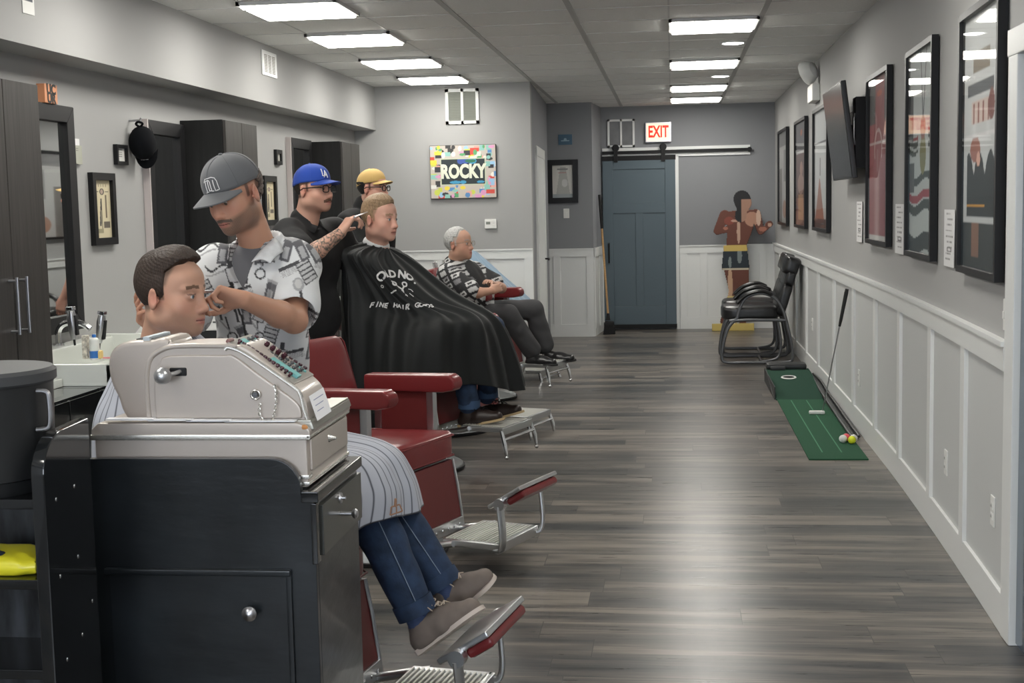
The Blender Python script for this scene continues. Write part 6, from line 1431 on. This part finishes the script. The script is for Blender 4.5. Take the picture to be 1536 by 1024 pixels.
for q in 'LR':
    a=A_(J['an'+q]);shoe(b2,a,(a[0]-.06,a[1],.001),(a[0]+.22,a[1]-.04,.001),M['leather'],M['rubber'])
def moustache(parent,hc,R3,s,mt,r=.0062,wd=.027,drop=.010):
    F=Field(A_(hc)-.14,A_(hc)+.14,.0022);w_=lambda p:A_(hc)+R3@(A_(p)*s)
    for t in (1,-1):F.cap(w_((.1035,t*.004,-.0565)),w_((.090,t*wd,-.0565-drop)),r*s,r*.6*s,.004)
    return finish(F,'moustache',mt,parent,1)
moustache(b2,hc,R3,s,hairmat('brown_moustache',(.07,.035,.02)),.0075,.030,.012)
BC=mat('blue_cap_cloth',(.012,.05,.30),.85,sheen=.1)
h_,T,O=cap_hat(hc,R3,s*1.04,BC,b2,tilt=R(-4),label='royal blue baseball cap with white LA monogram')
cap_logo([[(-.014,.060),(-.014,.026),(.006,.026)],[(-.006,.018),(.006,.052),(.018,.016)],[(-.002,.032),(.014,.032)]],T,O,WHT,h_,w=.0026,th0=R(-14),wrap=.095,name='monogram')
glasses(hc,R3,s,b2,M['black'],.0028)
hairmesh(b2,hc,R3,s,hairmat('near_black_hair',(.02,.014,.012)),lambda x,y,z:np.maximum(np.maximum(x+.035,z-.04),-.055-z),.005,.004,.002)
k=MB();p=A_(at(538,323,Y=7.32));q=A_(at(551,318,Y=7.5));k.tube([p-(q-p)*.5,q],[.006,.003],8);k.build('hair_scissors',M['steel'],None,'steel scissors held at the blond man’s hair','scissors')
setperson(b2,'barber in royal blue cap, glasses and black shirt reaching to the blond man',(-2.0,7.5,0))
# ----------------------------------------------------------------- 4: barber in the tan cap
hc=at(559,282,Y=9.2);R3=rotm(R(-15),R(2));s=1.0
J=dict(neck=at(547,313,Y=9.22),chest=at(547,360,Y=9.25),pel=A_((-2.10,9.25,1.0)),shL=at(575,330,Y=9.42),shR=at(524,334,Y=9.08),elL=A_((-2.08,9.55,1.22)),elR=A_((-2.14,8.98,1.22)),wrL=A_((-1.98,9.5,1.02)),wrR=A_((-2.02,9.0,1.02)),
  hipL=A_((-2.08,9.35,.95)),hipR=A_((-2.1,9.15,.95)),knL=A_((-2.08,9.37,.5)),knR=A_((-2.1,9.13,.5)),anL=A_((-2.1,9.38,.09)),anR=A_((-2.12,9.12,.09)),toeL=A_((-1.98,9.35,.05)),toeR=A_((-2.0,9.1,.05)))
fw=A_((.96,-.26,0))
b3,w=makebody('x',hc,R3,s,J,.004,hand_specs=[dict(wr=J[k],c=A_(J[k]),d=(.3,0,-1),n=(0,t*1.,0),h=.005,side=t) for k,t in (('wrL',-1),('wrR',1))],colkw=dict(brow=(.03,.02,.015),hairc=(.02,.015,.012)),fwd=fw,skin=(.54,.30,.23))
eyes(hc,R3,s,b3)
def shirt3(F):
    torso(F,J['pel'],J['chest'],J['neck'],J['shL'],J['shR'],fw,.03,1.05)
    for q in 'LR':F.cap(J['sh'+q],lerp(J['sh'+q],J['el'+q],.8),.078,.08,.04)
    F.cap(lerp(J['neck'],J['chest'],.3),A_(J['neck'])+A_((-.01,0,.02)),.09,.07,.02)
cloth('black_shirt',b3,[J[k] for k in ('neck','chest','pel','shL','shR','elL','elR')],shirt3,BS,.009,.2,2,wr_noise(.004,7,5))
cloth('trousers',b3,[J[k] for k in ('pel','hipL','hipR','knL','knR','anL','anR')],lambda F:trous(J,F),TR,.016,.16,2)
for q in 'LR':
    a=A_(J['an'+q]);shoe(b3,a,(a[0]-.06,a[1],.001),(a[0]+.22,a[1]-.04,.001),M['leather'],M['rubber'])
TC=mat('tan_cap_cloth',(.50,.335,.12),.85,sheen=.1)
cap_hat(hc,R3,s*1.04,TC,b3,tilt=R(-8),label='tan baseball cap',bl=.06)
glasses(hc,R3,s,b3,M['black'],.003)
hairmesh(b3,hc,R3,s,hairmat('black_hair',(.012,.01,.01)),lambda x,y,z:np.maximum(np.maximum(x+.02,z-.045),-.06-z),.006,.010,.003)
setperson(b3,'person in tan cap, glasses and black shirt standing behind the blond man',(-2.1,9.25,0))
# ----------------------------------------------------------------- 5: blond customer in the long black cape
hc=at(569,328,Y=7.7);R3=rotm(R(-23),R(3));s=1.08
J=dict(neck=at(567,372,Y=7.74),chest=A_((-1.68,7.90,1.17)),pel=A_((-1.62,7.98,.84)),shL=A_((-1.72,7.96,1.25)),shR=A_((-1.74,7.78,1.20)),elL=A_((-1.62,8.1,1.04)),elR=A_((-1.68,7.72,1.03)),wrL=A_((-1.42,8.0,.96)),wrR=A_((-1.44,7.84,.95)),
  hipL=A_((-1.6,8.08,.83)),hipR=A_((-1.6,7.88,.83)),knL=at(738,492,Y=7.98),knR=at(684,502,Y=7.68),anL=at(731,596,Y=8.06),anR=at(704,612,Y=7.78))
c3,w=makebody('x',hc,R3,s,J,.0036,hand_specs=[dict(wr=J[k],c=A_(J[k]),d=(1,0,0),n=(0,0,-1),h=.006,side=t) for k,t in (('wrL',-1),('wrR',1))],head_kw=dict(jaw=1.05,cheek=.003),colkw=dict(brow=(.30,.19,.11),hairc=(.27,.18,.11)),fwd=(1,-.35,.1),skin=(.60,.34,.26),neckr=.058,ar=.8)
eyes(hc,R3,s,c3,(.10,.15,.18),(1,.1,-.02))
def f5(x,y,z):
    front=.046+1.25*np.clip(z-.060,0,.04)-.25*np.clip(np.abs(y+.01)-.035,0,1);low=np.where(x>.012,.05,np.where(x>-.02,.002,-.02))
    return np.maximum(x-front,low-z)
hairmesh(c3,hc,R3,s,hairmat('blond_hair',(.27,.18,.105)),f5,.0035,lambda x,y,z:.0005+.018*np.clip((z-.062)/.045,0,1)*np.clip((x+.09)/.1,.4,1.1),.0009)
k=MB();nk=A_(J['neck']);P=[nk+A_((.070*math.cos(a)-.008,.070*math.sin(a),.030-.020*math.cos(a))) for a in np.linspace(0,2*PI,28,endpoint=False)];k.tube(P,.020,10,closed=True,flat=(1,.35));k.build('neck_strip',mat('white_neck_strip',(.68,.68,.68),.8),c3)
BCp=mat('black_cape_cloth',(.0105,.012,.0125),.6,sheen=.08,spec=.35,bump=((1,1,1),5,.3,.012))
at3=lambda x,y,Y:tuple(at(x,y,Y=Y))
# rings from hem to neck, eight points: front, front-left(far), left(far), back-left, back, back-right, right(near), front-right(near)
K0=[at3(777,586,7.95),at3(776,575,8.25),(-1.45,8.5,.62),(-1.85,8.45,.55),(-1.98,8.05,.48),(-1.90,7.64,.42),(-1.62,7.45,.44),at3(694,578,7.62)]
K1=[at3(768,545,7.94),at3(764,535,8.22),(-1.45,8.46,.8),(-1.85,8.40,.8),(-1.97,8.02,.78),(-1.90,7.62,.74),(-1.60,7.46,.72),at3(690,530,7.60)]
K2=[at3(752,500,7.92),at3(748,492,8.16),(-1.43,8.38,.94),(-1.84,8.32,1.0),(-1.96,7.98,1.02),(-1.90,7.60,.98),(-1.58,7.50,.90),at3(694,490,7.60)]
K3=[at3(733,473,7.90),at3(728,470,8.10),(-1.46,8.30,1.02),(-1.82,8.24,1.12),(-1.95,7.94,1.16),(-1.90,7.60,1.13),(-1.56,7.55,1.0),at3(684,472,7.64)]
K4=[at3(680,442,7.86),at3(676,438,8.05),(-1.55,8.18,1.18),(-1.80,8.10,1.26),(-1.93,7.88,1.28),(-1.90,7.60,1.26),(-1.68,7.55,1.17),at3(625,448,7.62)]
K5=[at3(622,395,7.80),at3(620,393,7.92),(-1.64,8.04,1.33),(-1.76,7.98,1.36),(-1.87,7.82,1.38),(-1.90,7.58,1.36),(-1.77,7.53,1.33),at3(580,398,7.62)]
nk=A_(J['neck'])
K6=nring(nk+A_((-.005,0,.01)),.088,.088,.022);K7=nring(nk+A_((-.008,0,.0)),.073,.073,.02,.008)
def fold5(j,i):
    near=np.exp(-((((j-.64+.5)%1)-.5)/.10)**2)
    a=(.020*np.sin(j*2*PI*11+1.5*np.sin(i*3))+.012*np.sin(j*2*PI*23+2*i))*np.clip(1-i*1.05,0,1)**.7
    a+=near*.012*np.sin(j*2*PI*34+i*2)*np.clip(i*2-.2,0,1)*np.clip(1.05-i,0,1)*1.2
    return a+.004*np.sin(j*2*PI*19)*np.clip(1-i,0,1)
V5,F5=loft([K0,K1,K2,K3,K4,K5,K6,K7],300,130,fold5,False)
cp=mesh('barber_cape',V5.tolist() if 0 else np.array(V5),np.array(F5),BCp,c3,True);sm=cp.modifiers.new('s','SOLIDIFY');sm.thickness=.004;setp(cp,'long black barber cape with white printed scissors and words')
# printed words follow the cloth: image of the print is laid in the cape's own (around, up) coordinates
from mathutils.bvhtree import BVHTree
bv=BVHTree.FromPolygons([Vector(v) for v in V5],[tuple(f) for f in np.array(F5)])
cc=Vector(at(611,421,Y=7.5));nrm=Vector((.45,-.75,.42)).normalized();ux=Vector((.80,.12,-.0));ux=(ux-nrm*ux.dot(nrm)).normalized();uy=nrm.cross(ux)
PM=mat('white_cape_print',(.66,.66,.66),.7)
def onto(me,off=.004):
    for v in me.vertices:
        o_=v.co;st=o_+nrm*.5;h=bv.ray_cast(st,-nrm,1.2)
        if h[0] is not None:v.co=h[0]+nrm*(off+.006)
def printtext(s,size,x,y,rot,sx=1.):
    Mx=Matrix.Translation(cc+ux*x*1.2+uy*y*1.1)@frameM((0,0,0),ux,uy)@Matrix.Rotation(rot,4,'Z')
    o=text(s,size*1.05,Mx,PM,cp,'printed_words',ext=0,bold=size*.045,sx=sx)
    bm=bmesh.new();bm.from_mesh(o.data);bmesh.ops.triangulate(bm,faces=bm.faces[:]);bmesh.ops.subdivide_edges(bm,edges=[e for e in bm.edges if e.calc_length()>.02],cuts=1);bm.to_mesh(o.data);bm.free();onto(o.data)
for ch,x,y,a in (('O',-.105,.048,28),('L',-.075,.066,20),('D',-.045,.078,12),('N',.005,.085,-4),('O',.045,.078,-14),('.',.075,.060,-22)):printtext(ch,.062,x,y,R(a))
for i,ch in enumerate('FINE HAIR GOODS'):
    t=(i-7)/7;printtext(ch,.034,.012+t*.140,-.098+.03*(t*t)*.6,R(10*t*1.6))
def stroke(P,w_):
    k=MB();Q=cr(P,max(4,len(P)*5)) if len(P)>2 else [A_(lerp(P[0],P[1],t)) for t in np.linspace(0,1,8)];n=len(Q);Vv=[]
    for i,p in enumerate(Q):
        a=Q[max(i-1,0)];b_=Q[min(i+1,n-1)];d=(A_(b_)-A_(a));d/=np.linalg.norm(d)+1e-9;ww=w_ if not isinstance(w_,tuple) else w_[0]+(w_[1]-w_[0])*i/(n-1)
        for t in (1,-1):Vv.append(cc+ux*(p[0]-d[1]*ww*t)+uy*(p[1]+d[0]*ww*t))
    k.add(Vv,[(2*i,2*i+1,2*i+3,2*i+2) for i in range(n-1)],True);o=k.build('printed_scissors',PM,cp);onto(o.data)
cirP=lambda cx,cy,r,a0=0,a1=360:[(cx+r*math.cos(R(a)),cy+r*math.sin(R(a))) for a in range(a0,a1+1,30)]
stroke(cirP(-.045,.022,.015),.0045);stroke(cirP(.022,.036,.014),.0045)
stroke([(-.03,.015),(-.005,.005),(.012,-.008),(.02,-.05)],(.006,.003));stroke([(.018,.022),(.010,.005),(.004,-.02),(.030,-.055)],(.006,.002));stroke([(-.07,.028),(-.058,.026)],.003)
stroke([(.045,.010),(.062,.008),(.075,-.004)],.0025);stroke([(.05,-.02),(.075,-.038)],.0025);stroke([(-.06,-.03),(-.035,-.02)],.004);stroke(cirP(-.115,.0,.008),.0025)
def jeans5(F):
    for q in 'LR':
        F.cap(J['hip'+q],J['kn'+q],.095,.075,.04);F.cap(J['kn'+q],A_(J['an'+q])+A_((0,0,.02)),.075,.062,.02)
cloth('jeans',c3,[J[k] for k in ('hipL','hipR','knL','knR','anL','anR')],jeans5,JM,.009,.14,2,wr_noise(.002,9,1))
for q in 'LR':
    a=A_(J['an'+q]);k=MB();k.tube([a+A_((0,0,.05)),a+A_((0,0,.0))],.067,20);k.build('jean_cuff',mat('denim_light',(.04,.08,.16),.8),c3)
DB=mat('dark_brown_leather',(.022,.014,.012),.4,bump=((1,1,1),60,.3,.002));CS=mat('crepe_sole',(.42,.31,.17),.7)
shoe(c3,J['anR'],at3(690,641,7.80),at3(757,629,7.72),DB,CS,.046,M['blackm']);shoe(c3,J['anL'],at3(722,634,8.08),at3(786,618,7.98),DB,CS,.046,M['blackm'])
setperson(c3,'seated blond man in a long black barber cape, blue jeans and dark brown shoes',(-1.6,8.0,0))
# ----------------------------------------------------------------- 6: seated grey-haired person, arms crossed
hc=at(688,366,Y=10.6);R3=rotm(R(-20),R(-3));s=1.08
J=dict(neck=at(681,398,Y=10.62),chest=at(697,420,Y=10.68),pel=at(716,462,Y=10.82),shL=at(713,408,Y=10.9),shR=at(671,412,Y=10.46),elL=at(752,432,Y=10.84),elR=at(709,440,Y=10.38),wrL=at(737,426,Y=10.62),wrR=at(738,436,Y=10.42),
  hipL=at(728,468,Y=10.92),hipR=at(712,473,Y=10.72),knL=at(800,464,Y=10.98),knR=at(762,471,Y=10.62),anL=at(817,522,Y=11.02),anR=at(797,530,Y=10.72))
hL=A_(at(731,419,Y=10.5))-A_(J['wrL'])
o6,w=makebody('x',hc,R3,s,J,.005,hand_specs=[dict(wr=J['wrL'],c=at(733,420,Y=10.54),d=hL,n=(-.1,.3,-.95),curl=(.2,.25,.3,.35),thumb=.3,side=1,s=.95,h=.0045),dict(wr=J['wrR'],c=at(745,430,Y=10.5),d=(.6,.7,.25),n=(-.5,.6,-.2),curl=(.4,.4,.5,.5),thumb=.3,side=1,s=.95,h=.0045)],
  colkw=dict(brow=(.35,.3,.27),hairc=(.40,.38,.36)),fwd=(1,-.3,.4),skin=(.46,.265,.19))
eyes(hc,R3,s,o6)
hairmesh(o6,hc,R3,s,hairmat('grey_hair',(.42,.42,.41)),lambda x,y,z:np.maximum(x-.03-.1*np.clip(z-.05,0,1)-.02*(np.abs(y)<.03),np.where(x>.0,.055,np.where(x>-.03,.02,-.045))-z),.006,.006,.003)
glasses(hc,R3,s,o6,mat('thin_gold_frame',(.25,.2,.14),.3,metal=.8),.0016)
def paint6(V):
    C=np.tile(A_((.02,.02,.022)),(len(V),1));u=V[:,0]*.9-V[:,1]*.3;v=V[:,2];a=.5;uu=u*math.cos(a)+v*math.sin(a);vv=-u*math.sin(a)+v*math.cos(a)
    g=np.random.RandomState(4)
    i=np.floor(uu/.075).astype(int);j=np.floor(vv/.055).astype(int);fu=uu/.075-i;fv=vv/.055-j;hsh=((i*73+j*151)%7)
    m=(fu>.16)&(fu<.86)&(fv>.18)&(fv<.84)
    C[m&(hsh<6)]=(.50,.50,.50);C[m&(hsh==3)]=(.18,.18,.19);C[m&(hsh==4)&(fv>.4)]=(.30,.30,.31);inn=(fu>.34)&(fu<.68)&(fv>.36)&(fv<.66);C[m&inn&(hsh%2==0)]=(.03,.03,.03);return C
def shirt6(F):
    torso(F,J['pel'],J['chest'],J['neck'],J['shL'],J['shR'],(1,-.3,.3),.028,1.05,.03)
    F.cap(J['shR'],lerp(J['shR'],J['elR'],.86),.078,.088,.04);F.cap(J['shL'],lerp(J['shL'],J['elL'],.7),.075,.085,.04);F.cap(lerp(J['neck'],J['chest'],.3),A_(J['neck'])+A_((-.01,0,.01)),.085,.075,.02)
cloth('patterned_shirt',o6,[J[k] for k in ('neck','chest','pel','shL','shR','elL','elR')],shirt6,mat('patterned_shirt_cloth',(.5,.5,.5),.8,vcol=True),.0075,.2,2,wr_noise(.003,8,4),paint6,'black and white block-patterned short-sleeved shirt')
GT=mat('charcoal_trousers',(.042,.042,.045),.85,bump=((1,1,1),14,.25,.006))
def tr6(F):
    for q in 'LR':
        F.cap(J['hip'+q],J['kn'+q],.098,.082,.04);F.cap(J['kn'+q],A_(J['an'+q])+A_((0,0,.03)),.082,.078,.02)
    F.cap(J['pel'],lerp(J['hipL'],J['hipR'],.5),.13,.12,.05)
cloth('trousers',o6,[J[k] for k in ('hipL','hipR','knL','knR','anL','anR','pel')],tr6,GT,.008,.14,2,wr_noise(.003,9,6))
for q in 'LR':
    a=A_(J['an'+q]);k=MB();k.tube([a+A_((0,0,.05)),a+A_((.0,0,-.045))],[.044,.046],14);k.build('sock',M['blackm'],o6)
shoe(o6,J['anR'],at3(789,550,10.72),at3(836,548,10.6),M['leather'],M['rubber'],.046);shoe(o6,J['anL'],at3(816,545,11.04),at3(864,541,10.94),M['leather'],M['rubber'],.046)
setperson(o6,'seated grey-haired person with glasses, patterned shirt and crossed arms',(-1.6,10.9,0))
# ---------------------------------------------------------------- camera, light, view
cam=bpy.data.cameras.new('camera');co=bpy.data.objects.new('camera',cam);COL.objects.link(co)
cam.sensor_width=36;cam.lens=36*FPX/1536;cam.clip_end=100
r_=Vector(CM[:,0]);u_=Vector(CM[:,1]);f_=Vector(CM[:,2])
co.matrix_world=Matrix(((r_.x,u_.x,-f_.x,0),(r_.y,u_.y,-f_.y,0),(r_.z,u_.z,-f_.z,EYE),(0,0,0,1)))
SC.camera=co
w=bpy.data.worlds.new('sky');SC.world=w;w.use_nodes=True
bg=w.node_tree.nodes['Background'];bg.inputs[0].default_value=(.82,.9,1,1);bg.inputs[1].default_value=5.
SC.view_settings.view_transform='Standard';SC.view_settings.look='None';SC.view_settings.gamma=1;SC.view_settings.use_curve_mapping=False
SC.view_settings.exposure=.6
